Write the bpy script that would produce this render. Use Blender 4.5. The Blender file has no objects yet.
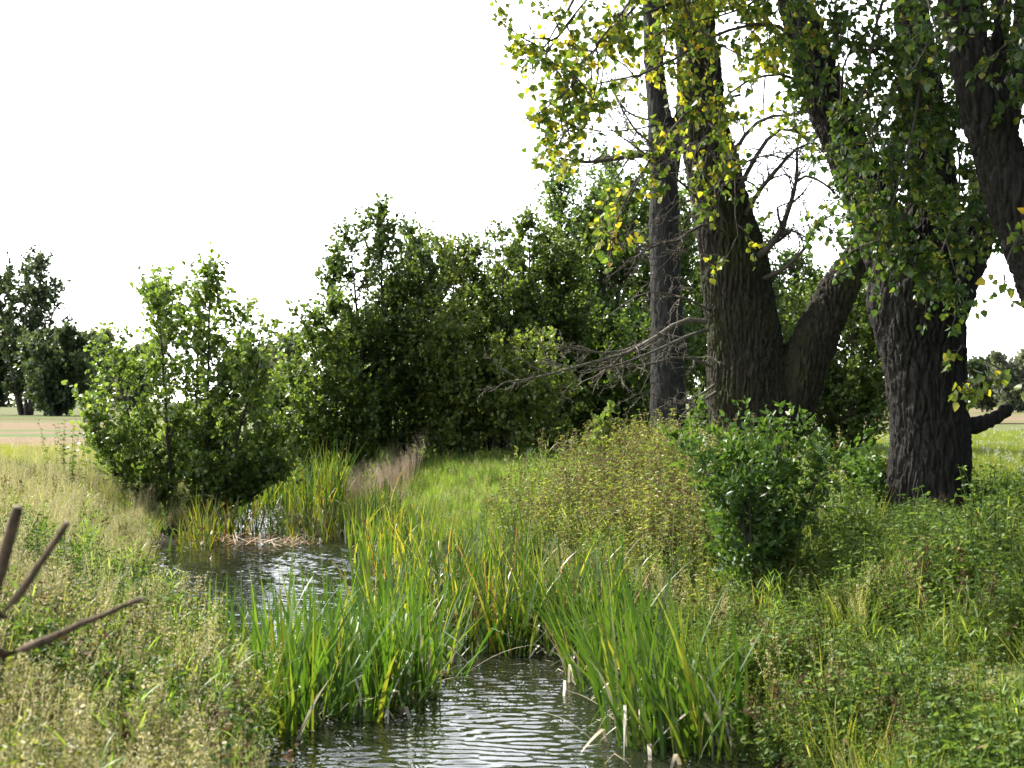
import bpy, math, random
import numpy as np
from mathutils import Vector, noise as mnoise

sc = bpy.context.scene
R = math.radians
PI = math.pi

# ------------------------------------------------------------------ camera, sky, sun, exposure
CAMZ, FPX, HOR = 2.6, 1400.0, 403.0
cam_d = bpy.data.cameras.new('camera')
cam = bpy.data.objects.new('camera', cam_d)
sc.collection.objects.link(cam)
cam.location = (0, 0, CAMZ)
cam.rotation_euler = (R(90), 0, 0)
cam_d.sensor_width = 36.0
cam_d.lens = 36.0 * FPX / 1024
cam_d.shift_y = (HOR - 384) / 1024
cam_d.clip_start = 0.1
cam_d.clip_end = 9000
cam_d.dof.use_dof = True
cam_d.dof.focus_distance = 21.0
cam_d.dof.aperture_fstop = 3.5
sc.camera = cam

SUN_EL, SUN_AZ = 44.0, -54.0          # azimuth from +Y, negative = to the left
world = bpy.data.worlds.new('World')
sc.world = world
world.use_nodes = True
wn, wl = world.node_tree.nodes, world.node_tree.links
wn.clear()
w_out = wn.new('ShaderNodeOutputWorld')
w_bg = wn.new('ShaderNodeBackground')
w_sky = wn.new('ShaderNodeTexSky')
w_sky.sky_type = 'NISHITA'
w_sky.sun_disc = False
w_sky.sun_elevation = R(SUN_EL)
w_sky.sun_rotation = R(SUN_AZ)
w_sky.air_density = 1.0
w_sky.dust_density = 1.5
w_sky.ozone_density = 1.0
w_bg.inputs['Strength'].default_value = 0.06
# bright milky haze over the blue, strongest round the sun
w_tc = wn.new('ShaderNodeTexCoord')
w_dot = wn.new('ShaderNodeVectorMath')
w_dot.operation = 'DOT_PRODUCT'
w_dot.inputs[1].default_value = (math.sin(R(SUN_AZ)) * math.cos(R(SUN_EL)), math.cos(R(SUN_AZ)) * math.cos(R(SUN_EL)), math.sin(R(SUN_EL)))
wl.new(w_tc.outputs['Generated'], w_dot.inputs[0])
w_mr = wn.new('ShaderNodeMapRange')
w_mr.inputs['From Min'].default_value = -1.0
w_mr.inputs['From Max'].default_value = 1.0
wl.new(w_dot.outputs['Value'], w_mr.inputs['Value'])
w_rp = wn.new('ShaderNodeValToRGB')
we = w_rp.color_ramp.elements
for _ in range(3):
    we.new(0.5)
for k, (p_, v_) in enumerate([(0.0, .02), (.3, .03), (.48, .10), (.63, .8), (1.0, 1.0)]):
    we[k].position = p_
    we[k].color = (v_ * .97, v_ * .985, v_, 1)
wl.new(w_mr.outputs['Result'], w_rp.inputs['Fac'])
w_sc = wn.new('ShaderNodeVectorMath')
w_sc.operation = 'SCALE'
w_xyz = wn.new('ShaderNodeSeparateXYZ')
wl.new(w_tc.outputs['Generated'], w_xyz.inputs[0])
w_el = wn.new('ShaderNodeMapRange')
w_el.interpolation_type = 'SMOOTHSTEP'
w_el.inputs['From Min'].default_value = .32
w_el.inputs['From Max'].default_value = .75
w_el.inputs['To Min'].default_value = 31.0
w_el.inputs['To Max'].default_value = 1.5
wl.new(w_xyz.outputs['Z'], w_el.inputs['Value'])
wl.new(w_el.outputs['Result'], w_sc.inputs['Scale'])
wl.new(w_rp.outputs['Color'], w_sc.inputs[0])
w_add = wn.new('ShaderNodeVectorMath')
w_add.operation = 'ADD'
wl.new(w_sky.outputs['Color'], w_add.inputs[0])
wl.new(w_sc.outputs['Vector'], w_add.inputs[1])
wl.new(w_add.outputs['Vector'], w_bg.inputs['Color'])
wl.new(w_bg.outputs['Background'], w_out.inputs['Surface'])

sun_d = bpy.data.lights.new('sun', 'SUN')
sun_d.energy = 5.0
sun_d.angle = R(0.55)
sun_d.color = (1.0, 0.95, 0.86)
sun = bpy.data.objects.new('sun', sun_d)
sc.collection.objects.link(sun)
SUNV = Vector((math.sin(R(SUN_AZ)) * math.cos(R(SUN_EL)), math.cos(R(SUN_AZ)) * math.cos(R(SUN_EL)), math.sin(R(SUN_EL))))
sun.rotation_euler = (-SUNV).to_track_quat('-Z', 'Y').to_euler()
sun.location = SUNV * 60

sc.view_settings.view_transform = 'Standard'
sc.view_settings.look = 'None'
sc.view_settings.gamma = 1.0
sc.view_settings.exposure = 1.35
sc.cycles.max_bounces = 7
sc.cycles.diffuse_bounces = 3
sc.cycles.glossy_bounces = 3
sc.cycles.transmission_bounces = 4
sc.cycles.sample_clamp_indirect = 6.0
sc.cycles.use_denoising = True

# ------------------------------------------------------------------ helpers
def col(*rgb):
    return (rgb[0], rgb[1], rgb[2], 1.0)

def new_mat(name):
    m = bpy.data.materials.new(name)
    m.use_nodes = True
    m.node_tree.nodes.clear()
    return m, m.node_tree.nodes, m.node_tree.links

def ramp(nodes, stops, interp='LINEAR'):
    r = nodes.new('ShaderNodeValToRGB')
    r.color_ramp.interpolation = interp
    e = r.color_ramp.elements
    while len(e) < len(stops):
        e.new(0.5)
    for k, (p, c) in enumerate(stops):
        e[k].position = p
        e[k].color = col(*c)
    return r

def leaf_mat(name, stops, trans=0.42, rough=0.42, spec=0.4, tboost=(1.55, 1.5, 0.75)):
    """A thin leaf: a glossy diffuse face and light coming through; each leaf has its own tint."""
    m, n, l = new_mat(name)
    g = n.new('ShaderNodeNewGeometry')
    r = ramp(n, stops)
    l.new(g.outputs['Random Per Island'], r.inputs['Fac'])
    oi = n.new('ShaderNodeObjectInfo')
    hv = n.new('ShaderNodeHueSaturation')
    mp = n.new('ShaderNodeMapRange')
    mp.inputs['To Min'].default_value = 0.75
    mp.inputs['To Max'].default_value = 1.25
    l.new(oi.outputs['Random'], mp.inputs['Value'])
    l.new(mp.outputs['Result'], hv.inputs['Value'])
    l.new(r.outputs['Color'], hv.inputs['Color'])
    p = n.new('ShaderNodeBsdfPrincipled')
    p.inputs['Roughness'].default_value = rough
    p.inputs['Specular IOR Level'].default_value = spec
    l.new(hv.outputs['Color'], p.inputs['Base Color'])
    t = n.new('ShaderNodeBsdfTranslucent')
    mul = n.new('ShaderNodeMix')
    mul.data_type = 'RGBA'
    mul.blend_type = 'MULTIPLY'
    mul.inputs[0].default_value = 1.0
    l.new(hv.outputs['Color'], mul.inputs[6])
    mul.inputs[7].default_value = col(*tboost)
    l.new(mul.outputs[2], t.inputs['Color'])
    mx = n.new('ShaderNodeMixShader')
    mx.inputs['Fac'].default_value = trans
    l.new(p.outputs['BSDF'], mx.inputs[1])
    l.new(t.outputs['BSDF'], mx.inputs[2])
    o = n.new('ShaderNodeOutputMaterial')
    l.new(mx.outputs['Shader'], o.inputs['Surface'])
    return m

def bark_mat(name, dark, light, moss=None, sx=13.0, sz=1.5, bump=1.0, scar=None):
    m, n, l = new_mat(name)
    tc = n.new('ShaderNodeTexCoord')
    mp = n.new('ShaderNodeMapping')
    mp.inputs['Scale'].default_value = (sx, sx, sz)
    l.new(tc.outputs['Object'], mp.inputs['Vector'])
    nz = n.new('ShaderNodeTexNoise')
    nz.inputs['Scale'].default_value = 1.6
    nz.inputs['Detail'].default_value = 8
    nz.inputs['Roughness'].default_value = 0.68
    l.new(mp.outputs['Vector'], nz.inputs['Vector'])
    r = ramp(n, [(0.32, dark), (0.62, light), (0.8, [c * 1.25 for c in light])])
    l.new(nz.outputs['Fac'], r.inputs['Fac'])
    out_c = r.outputs['Color']
    if moss:
        n2 = n.new('ShaderNodeTexNoise')
        n2.inputs['Scale'].default_value = 1.1
        n2.inputs['Detail'].default_value = 6
        l.new(tc.outputs['Object'], n2.inputs['Vector'])
        r2 = ramp(n, [(0.47, (0, 0, 0)), (0.62, (0.75, 0.75, 0.75))])
        l.new(n2.outputs['Fac'], r2.inputs['Fac'])
        mx = n.new('ShaderNodeMix')
        mx.data_type = 'RGBA'
        l.new(r2.outputs['Color'], mx.inputs[0])
        l.new(out_c, mx.inputs[6])
        mx.inputs[7].default_value = col(*moss)
        out_c = mx.outputs[2]
    if scar:
        # a patch at (x, y, z), radius r where the bark has gone
        (sx_, sy_, sz_), rr, sc_c = scar
        d = n.new('ShaderNodeVectorMath')
        d.operation = 'DISTANCE'
        l.new(tc.outputs['Object'], d.inputs[0])
        d.inputs[1].default_value = (sx_, sy_, sz_)
        ad = n.new('ShaderNodeMath')
        ad.operation = 'MULTIPLY_ADD'
        l.new(nz.outputs['Fac'], ad.inputs[0])
        ad.inputs[1].default_value = -0.35
        l.new(d.outputs['Value'], ad.inputs[2])
        r3 = ramp(n, [(max(0, rr - 0.2), (1, 1, 1)), (rr - 0.12, (0, 0, 0))])
        l.new(ad.outputs['Value'], r3.inputs['Fac'])
        mx = n.new('ShaderNodeMix')
        mx.data_type = 'RGBA'
        l.new(r3.outputs['Color'], mx.inputs[0])
        l.new(out_c, mx.inputs[6])
        mx.inputs[7].default_value = col(*sc_c)
        out_c = mx.outputs[2]
    p = n.new('ShaderNodeBsdfPrincipled')
    p.inputs['Roughness'].default_value = 0.9
    p.inputs['Specular IOR Level'].default_value = 0.2
    l.new(out_c, p.inputs['Base Color'])
    b = n.new('ShaderNodeBump')
    b.inputs['Strength'].default_value = bump
    b.inputs['Distance'].default_value = 0.05
    l.new(nz.outputs['Fac'], b.inputs['Height'])
    l.new(b.outputs['Normal'], p.inputs['Normal'])
    o = n.new('ShaderNodeOutputMaterial')
    l.new(p.outputs['BSDF'], o.inputs['Surface'])
    return m

class MB:
    """Collects vertices and quads / triangles; build() links ONE mesh object."""
    def __init__(self):
        self.v, self.f, self.n = [], [], 0
    def add(self, verts, faces, mi=0):
        verts = np.asarray(verts, dtype=np.float64).reshape(-1, 3)
        faces = np.asarray(faces, dtype=np.int64)
        self.v.append(verts)
        self.f.append((faces + self.n, mi))
        self.n += len(verts)
    def mesh(self, name, mats, smooth=False):
        me = bpy.data.meshes.new(name)
        v = np.concatenate(self.v).astype(np.float32)
        tot = [f.shape for f, _ in self.f]
        idx = np.concatenate([f.ravel() for f, _ in self.f]).astype(np.int32)
        lt = np.concatenate([np.full(s[0], s[1], np.int32) for s in tot])
        ls = np.concatenate([[0], np.cumsum(lt)[:-1]]).astype(np.int32)
        mi = np.concatenate([np.full(f.shape[0], k, np.int32) for f, k in self.f])
        me.vertices.add(len(v))
        me.vertices.foreach_set('co', v.ravel())
        me.loops.add(len(idx))
        me.loops.foreach_set('vertex_index', idx)
        me.polygons.add(len(lt))
        me.polygons.foreach_set('loop_start', ls)
        me.polygons.foreach_set('loop_total', lt)
        for m in mats:
            me.materials.append(m)
        me.polygons.foreach_set('material_index', mi)
        if smooth:
            me.polygons.foreach_set('use_smooth', np.ones(len(lt), bool))
        me.update(calc_edges=True)
        return me
    def build(self, name, mats, parent=None, smooth=False, link=True):
        o = bpy.data.objects.new(name, self.mesh(name, mats if isinstance(mats, (list, tuple)) else [mats], smooth))
        if link:
            sc.collection.objects.link(o)
        if parent:
            o.parent = parent
            o.matrix_parent_inverse.identity()
            if parent.type == 'EMPTY':
                o.data.transform(__import__('mathutils').Matrix.Translation(-parent.location))
        return o

def tag(o, label=None, cat=None, group=None, kind=None):
    for k, v in (('label', label), ('category', cat), ('group', group), ('kind', kind)):
        if v:
            o[k] = v
    return o

def empty(name, loc, label, cat, group=None):
    o = bpy.data.objects.new(name, None)
    o.empty_display_size = 0.3
    o.location = loc
    sc.collection.objects.link(o)
    return tag(o, label, cat, group)

def norm(a):
    return a / np.maximum(np.linalg.norm(a, axis=-1, keepdims=True), 1e-9)

def pix(px, py, d):
    """The point seen at pixel (px, py) at depth d."""
    return np.array([(px - 512) / FPX * d, d, CAMZ - (py - HOR) / FPX * d])

def leaves(mb, rng, P, D, size, tmpl, mi=0, up=0.6, droop=0.15, fold=0.12):
    """A six-cornered leaf folded along its midrib at every P, pointing along D."""
    N = len(P)
    if N == 0:
        return
    D = norm(D)
    n0 = rng.normal(size=(N, 3)) * 0.7 + np.array([0, 0, up])
    n0 -= (n0 * D).sum(1, keepdims=True) * D
    n0 = norm(n0)
    S = np.cross(n0, D)
    u1, w1, u2, w2 = tmpl
    t = np.array([[0, 0, 0], [u1, w1, fold * w1 * 2], [u2, w2, fold * w2 * 2 - droop * u2 * u2], [1, 0, -droop],
                  [u2, -w2, fold * w2 * 2 - droop * u2 * u2], [u1, -w1, fold * w1 * 2]])
    size = np.broadcast_to(size, (N,))[:, None, None]
    V = P[:, None, :] + size * (t[None, :, 0, None] * D[:, None, :] + t[None, :, 1, None] * S[:, None, :] + t[None, :, 2, None] * n0[:, None, :])
    b = (np.arange(N) * 6)[:, None]
    F = np.concatenate([b + np.array([[0, 1, 2, 3]]), b + np.array([[0, 3, 4, 5]])])
    mb.add(V, F, mi)

T_ALDER = (0.33, 0.36, 0.74, 0.34)
T_POPLAR = (0.2, 0.46, 0.6, 0.33)
T_LANCE = (0.3, 0.17, 0.68, 0.12)
T_NETTLE = (0.25, 0.26, 0.62, 0.18)

def tubes(mb, pts, rad, m=5, mi=0, cap=False):
    """N tubes at once: pts (N, K, 3), rad (N, K)."""
    pts = np.asarray(pts, float)
    rad = np.asarray(rad, float)
    N, K, _ = pts.shape
    if N == 0:
        return
    T = norm(np.gradient(pts, axis=1))
    mean = norm(pts[:, -1] - pts[:, 0])
    ref = np.where(np.abs(mean[:, 2:3]) > 0.8, np.array([[1.0, 0, 0]]), np.array([[0, 0, 1.0]]))
    A = norm(np.cross(T, np.repeat(ref[:, None, :], K, 1)))
    B = np.cross(T, A)
    a = np.arange(m) * 2 * PI / m
    V = pts[:, :, None, :] + rad[:, :, None, None] * (np.cos(a)[None, None, :, None] * A[:, :, None, :] + np.sin(a)[None, None, :, None] * B[:, :, None, :])
    i = np.arange(N)[:, None, None] * K * m
    k = np.arange(K - 1)[None, :, None] * m
    j = np.arange(m)[None, None, :]
    j2 = (j + 1) % m
    F = np.stack(np.broadcast_arrays(i + k + j, i + k + j2, i + k + m + j2, i + k + m + j), -1).reshape(-1, 4)
    mb.add(V, F, mi)
    if cap:
        e = np.arange(N)[:, None] * K * m + (K - 1) * m + np.arange(m)[None, :]
        mb.f.append((e + (mb.n - N * K * m), mi))
        e = np.arange(N)[:, None] * K * m + np.arange(m)[None, ::-1]
        mb.f.append((e + (mb.n - N * K * m), mi))

def resample(pts, K):
    """Smooth (Catmull-Rom) resampling of a polyline to K points; columns beyond xyz come along."""
    p = np.asarray(pts, float)
    s = np.concatenate([[0], np.cumsum(np.linalg.norm(np.diff(p[:, :3], axis=0), axis=1))])
    s /= s[-1]
    q = np.linspace(0, 1, K)
    pp = np.vstack([2 * p[0] - p[1], p, 2 * p[-1] - p[-2]])
    out = np.zeros((K, p.shape[1]))
    for i, t in enumerate(q):
        k = min(np.searchsorted(s, t, side='right') - 1, len(p) - 2)
        u = (t - s[k]) / max(s[k + 1] - s[k], 1e-9)
        a, b, c, d = pp[k], pp[k + 1], pp[k + 2], pp[k + 3]
        out[i] = 0.5 * ((2 * b) + (c - a) * u + (2 * a - 5 * b + 4 * c - d) * u * u + (3 * b - a - 3 * c + d) * u ** 3)
    return out

def sample_line(pts, t):
    """Points and tangents at parameter t (N, M) in [0, 1] along polylines pts (N, K, 3)."""
    N, K, _ = pts.shape
    f = np.clip(t, 0, 0.9999) * (K - 1)
    i = f.astype(int)
    u = (f - i)[..., None]
    n = np.arange(N)[:, None]
    a, b = pts[n, i], pts[n, i + 1]
    return a * (1 - u) + b * u, norm(b - a)

def grow(rng, start, direc, length, K=5, bend=0.25, rise=0.0, droop=0.0):
    """N wandering shoots from start along direc; rise turns them up, droop lets them hang."""
    N = len(start)
    P = np.zeros((N, K, 3))
    P[:, 0] = start
    d = norm(direc)
    st = np.broadcast_to(length, (N,))[:, None] / (K - 1)
    for k in range(1, K):
        P[:, k] = P[:, k - 1] + d * st
        d = norm(d + rng.normal(size=(N, 3)) * bend + np.array([0, 0, rise - droop * k / K]))
    return P

# ------------------------------------------------------------------ the lie of the land
SL_Y = np.array([-30, -5, 0, 5, 10.8, 14, 16.8, 19.5, 24, 28, 32, 40, 60, 90, 140])
SL_L = np.array([-.6, -.6, -.7, -1.1, -2.15, -3.35, -4.45, -5.35, -6.3, -6.8, -6.6, -8.4, -14, -22, -34])
SL_R = np.array([2.2, 2.2, 2.2, 2.2, 2.0, 1.6, 1.15, 0.45, -1.3, -2.7, -4.0, -6.6, -12.4, -20.4, -32.4])
def edge_l(y): return np.interp(y, SL_Y, SL_L)
def edge_r(y): return np.interp(y, SL_Y, SL_R)
def sstep(a, b, x):
    t = np.clip((x - a) / (b - a), 0, 1)
    return t * t * (3 - 2 * t)
def out_dist(x, y):
    """Metres outside the water's edge (negative: in the stream)."""
    return np.maximum(edge_l(y) - x, x - edge_r(y))
def ground_z(x, y):
    x, y = np.asarray(x, float), np.asarray(y, float)
    e = out_dist(x, y)
    wig = 0.18 * np.sin(x * 1.9 + y * .7) + 0.15 * np.sin(y * 2.3 - x * .8)
    left = (x < (edge_l(y) + edge_r(y)) / 2)
    e2 = e + wig * 0.6
    zl = 0.12 + 0.88 * sstep(0, 2.4, e2)
    zr = 0.10 + 0.90 * sstep(0, 3.4, e2)
    z = np.where(left, zl, zr)
    z = np.where(e2 < 0, 0.11 - 0.65 * sstep(0, 0.9, -e2), z)
    z = z + np.where(e > 0.3, 0.05 * np.sin(x * .9 + 1.3 * np.sin(y * .5)) * np.cos(y * .8), 0) * np.clip(40 / np.maximum(np.abs(y) + np.abs(x), 40), 0, 1) ** 2
    return np.where(y > 140, 1.0, z) - 0.0

# ------------------------------------------------------------------ materials
M_ALDER = leaf_mat('alder_leaf', [(0, (.055, .095, .022)), (.5, (.105, .165, .036)), (.9, (.15, .21, .05)), (1, (.2, .24, .07))], trans=.48, rough=.36, spec=.6)
M_ALDER_D = leaf_mat('alder_leaf_dark', [(0, (.052, .098, .024)), (.6, (.098, .158, .038)), (1, (.145, .2, .055))], trans=.48, rough=.36, spec=.6)
M_ALDER_Y = leaf_mat('alder_leaf_yellow', [(0, (.075, .12, .028)), (.6, (.13, .175, .042)), (1, (.19, .22, .06))], trans=.5, rough=.36, spec=.55)
M_POPLAR = leaf_mat('poplar_leaf', [(0, (.035, .07, .016)), (.4, (.08, .125, .022)), (.72, (.17, .195, .028)), (.92, (.29, .27, .03)), (.98, (.40, .30, .035)), (1, (.26, .15, .03))], trans=.55, spec=.35)
M_POPLAR_G = leaf_mat('poplar_leaf_green', [(0, (.028, .058, .015)), (.6, (.055, .10, .021)), (.92, (.115, .155, .03)), (1, (.26, .24, .04))], trans=.45, spec=.4)
M_ELDER = leaf_mat('elder_leaf', [(0, (.04, .085, .016)), (.6, (.07, .135, .024)), (1, (.11, .18, .035))], trans=.42, spec=.42, rough=.42)
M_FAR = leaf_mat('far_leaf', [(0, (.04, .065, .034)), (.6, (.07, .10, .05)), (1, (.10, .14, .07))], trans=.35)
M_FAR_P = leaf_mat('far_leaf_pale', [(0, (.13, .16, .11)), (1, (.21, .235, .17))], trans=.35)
M_REED = leaf_mat('reed_blade', [(0, (.03, .075, .012)), (.5, (.06, .125, .018)), (.85, (.10, .17, .025)), (1, (.2, .22, .035))], trans=.42, rough=.34, spec=.55, tboost=(1.5, 1.45, .6))
M_REED_Y = leaf_mat('reed_blade_yellow', [(0, (.10, .15, .022)), (.5, (.20, .22, .03)), (.85, (.30, .26, .04)), (1, (.33, .17, .06))], trans=.45, rough=.4, spec=.45)
M_DRY = leaf_mat('dry_blade', [(0, (.40, .36, .25)), (.6, (.55, .52, .42)), (1, (.28, .2, .12))], trans=.25, rough=.45, spec=.45, tboost=(1, 1, .9))
M_BROWN = leaf_mat('brown_seed', [(0, (.09, .055, .028)), (.7, (.16, .10, .05)), (1, (.25, .17, .08))], trans=.25, rough=.7, spec=.2, tboost=(1, 1, 1))
M_STRAW = leaf_mat('straw_stem', [(0, (.27, .25, .10)), (.6, (.40, .37, .19)), (1, (.5, .45, .3))], trans=.4, rough=.6, spec=.25, tboost=(1.1, 1.08, .9))
M_PINK = leaf_mat('pink_plume', [(0, (.30, .22, .15)), (.6, (.42, .32, .23)), (1, (.5, .42, .32))], trans=.35, rough=.6, spec=.2, tboost=(1, 1, 1))
M_GRASS = leaf_mat('grass_blade', [(0, (.085, .145, .022)), (.5, (.15, .21, .032)), (.85, (.24, .25, .055)), (1, (.34, .3, .12))], trans=.48, rough=.5, spec=.3)
M_GRASS_G = leaf_mat('grass_blade_fresh', [(0, (.10, .19, .03)), (.6, (.175, .27, .05)), (1, (.27, .31, .09))], trans=.5, rough=.45, spec=.35)
M_HERB = leaf_mat('herb_leaf', [(0, (.055, .105, .022)), (.55, (.105, .165, .035)), (.9, (.17, .22, .05)), (1, (.22, .14, .06))], trans=.42, spec=.22, rough=.55)
M_HERB_Y = leaf_mat('herb_leaf_yellow', [(0, (.12, .17, .03)), (.6, (.21, .245, .045)), (1, (.3, .28, .08))], trans=.45)
M_WEED = leaf_mat('weed_leaf', [(0, (.07, .13, .03)), (.6, (.13, .19, .042)), (1, (.21, .23, .065))], trans=.45, spec=.25)
M_WHITE = leaf_mat('white_umbel', [(0, (.6, .6, .55)), (1, (.75, .75, .7))], trans=.3, tboost=(1, 1, 1))
M_BARK = bark_mat('poplar_bark', (.005, .0045, .004), (.034, .030, .025))
M_BARK_S = bark_mat('poplar_bark_scarred', (.005, .0045, .004), (.034, .030, .025), scar=((0.03, -0.72, 0.05), 0.36, (.11, .08, .06)))
M_BARK_M = bark_mat('poplar_bark_mossy', (.008, .007, .005), (.048, .042, .03), moss=(.04, .046, .017))
M_BARK_G = bark_mat('poplar_bark_grey', (.010, .0095, .009), (.042, .04, .037))
M_ABARK = bark_mat('alder_bark', (.03, .026, .02), (.09, .08, .065), sx=20, sz=6)
M_DEAD = bark_mat('dead_wood', (.07, .06, .05), (.22, .195, .155), sx=25, sz=8)
M_TWIG = bark_mat('bare_twig', (.05, .042, .034), (.13, .11, .09), sx=25, sz=8)
M_STICK = bark_mat('broken_stick_bark', (.035, .024, .015), (.15, .105, .07), sx=30, sz=10, bump=.3)
M_CUT = bark_mat('cut_wood', (.3, .24, .16), (.45, .38, .28), sx=60, sz=60, bump=.2)

def ground_mat(name, stops, scale=.8, bump=.5, fine=9.0):
    m, n, l = new_mat(name)
    tc = n.new('ShaderNodeTexCoord')
    a = n.new('ShaderNodeTexNoise')
    a.inputs['Scale'].default_value = scale
    a.inputs['Detail'].default_value = 8
    a.inputs['Roughness'].default_value = .7
    l.new(tc.outputs['Object'], a.inputs['Vector'])
    r = ramp(n, stops)
    l.new(a.outputs['Fac'], r.inputs['Fac'])
    b = n.new('ShaderNodeTexNoise')
    b.inputs['Scale'].default_value = fine
    b.inputs['Detail'].default_value = 6
    l.new(tc.outputs['Object'], b.inputs['Vector'])
    p = n.new('ShaderNodeBsdfPrincipled')
    p.inputs['Roughness'].default_value = .95
    p.inputs['Specular IOR Level'].default_value = .1
    l.new(r.outputs['Color'], p.inputs['Base Color'])
    bp = n.new('ShaderNodeBump')
    bp.inputs['Strength'].default_value = bump
    bp.inputs['Distance'].default_value = .08
    l.new(b.outputs['Fac'], bp.inputs['Height'])
    l.new(bp.outputs['Normal'], p.inputs['Normal'])
    o = n.new('ShaderNodeOutputMaterial')
    l.new(p.outputs['BSDF'], o.inputs['Surface'])
    return m, n, l, tc, r, p

def meadow_mat():
    m, n, l, tc, r, p = ground_mat('meadow_ground', [(.3, (.05, .06, .02)), (.5, (.10, .115, .035)), (.7, (.17, .16, .06))])
    sx = n.new('ShaderNodeSeparateXYZ')
    l.new(tc.outputs['Object'], sx.inputs[0])
    mr = n.new('ShaderNodeMapRange')
    mr.inputs['From Min'].default_value = .18
    mr.inputs['From Max'].default_value = .4
    l.new(sx.outputs['Z'], mr.inputs['Value'])
    mx = n.new('ShaderNodeMix')
    mx.data_type = 'RGBA'
    l.new(mr.outputs['Result'], mx.inputs[0])
    mx.inputs[6].default_value = col(.035, .03, .02)
    l.new(r.outputs['Color'], mx.inputs[7])
    l.new(mx.outputs[2], p.inputs['Base Color'])
    return m
M_GROUND = meadow_mat()

def stubble_mat():
    """Mown strips: pinkish straw, bare soil and regrown green, in bands along the rows."""
    m, n, l, tc, r, p = ground_mat('stubble', [(.3, (.10, .066, .034)), (.5, (.165, .112, .062)), (.72, (.23, .17, .105))], scale=1.2, bump=1.0, fine=3.0)
    mp = n.new('ShaderNodeMapping')
    mp.inputs['Scale'].default_value = (.004, .055, 1)
    mp.inputs['Rotation'].default_value = (0, 0, R(4))
    l.new(tc.outputs['Object'], mp.inputs['Vector'])
    b = n.new('ShaderNodeTexNoise')
    b.inputs['Scale'].default_value = 1.0
    b.inputs['Detail'].default_value = 4
    l.new(mp.outputs['Vector'], b.inputs['Vector'])
    r2 = ramp(n, [(.5, (0, 0, 0)), (.56, (1, 1, 1))])
    l.new(b.outputs['Fac'], r2.inputs['Fac'])
    mx = n.new('ShaderNodeMix')
    mx.data_type = 'RGBA'
    l.new(r2.outputs['Color'], mx.inputs[0])
    l.new(r.outputs['Color'], mx.inputs[6])
    mx.inputs[7].default_value = col(.085, .115, .03)
    l.new(mx.outputs[2], p.inputs['Base Color'])
    return m
M_STUBBLE = stubble_mat()
M_PALEFIELD = ground_mat('pale_green_field', [(.3, (.06, .085, .022)), (.5, (.10, .11, .035)), (.7, (.13, .115, .05))], scale=.06)[0]

def water_mat():
    m, n, l = new_mat('stream_water')
    p = n.new('ShaderNodeBsdfPrincipled')
    p.inputs['Base Color'].default_value = col(.014, .016, .009)
    p.inputs['Roughness'].default_value = .015
    p.inputs['IOR'].default_value = 1.333
    o = n.new('ShaderNodeOutputMaterial')
    l.new(p.outputs['BSDF'], o.inputs['Surface'])
    return m
M_WATER = water_mat()

# ------------------------------------------------------------------ ground, water, fields
def axis(fine0, fine1, step, far0, far1, g=1.25):
    a = list(np.arange(fine0, fine1 + 1e-6, step))
    s, x = step, fine1
    while x < far1:
        s *= g
        x += s
        a.append(min(x, far1))
    s, x = step, fine0
    while x > far0:
        s *= g
        x -= s
        a.insert(0, max(x, far0))
    return np.array(a)

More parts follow.
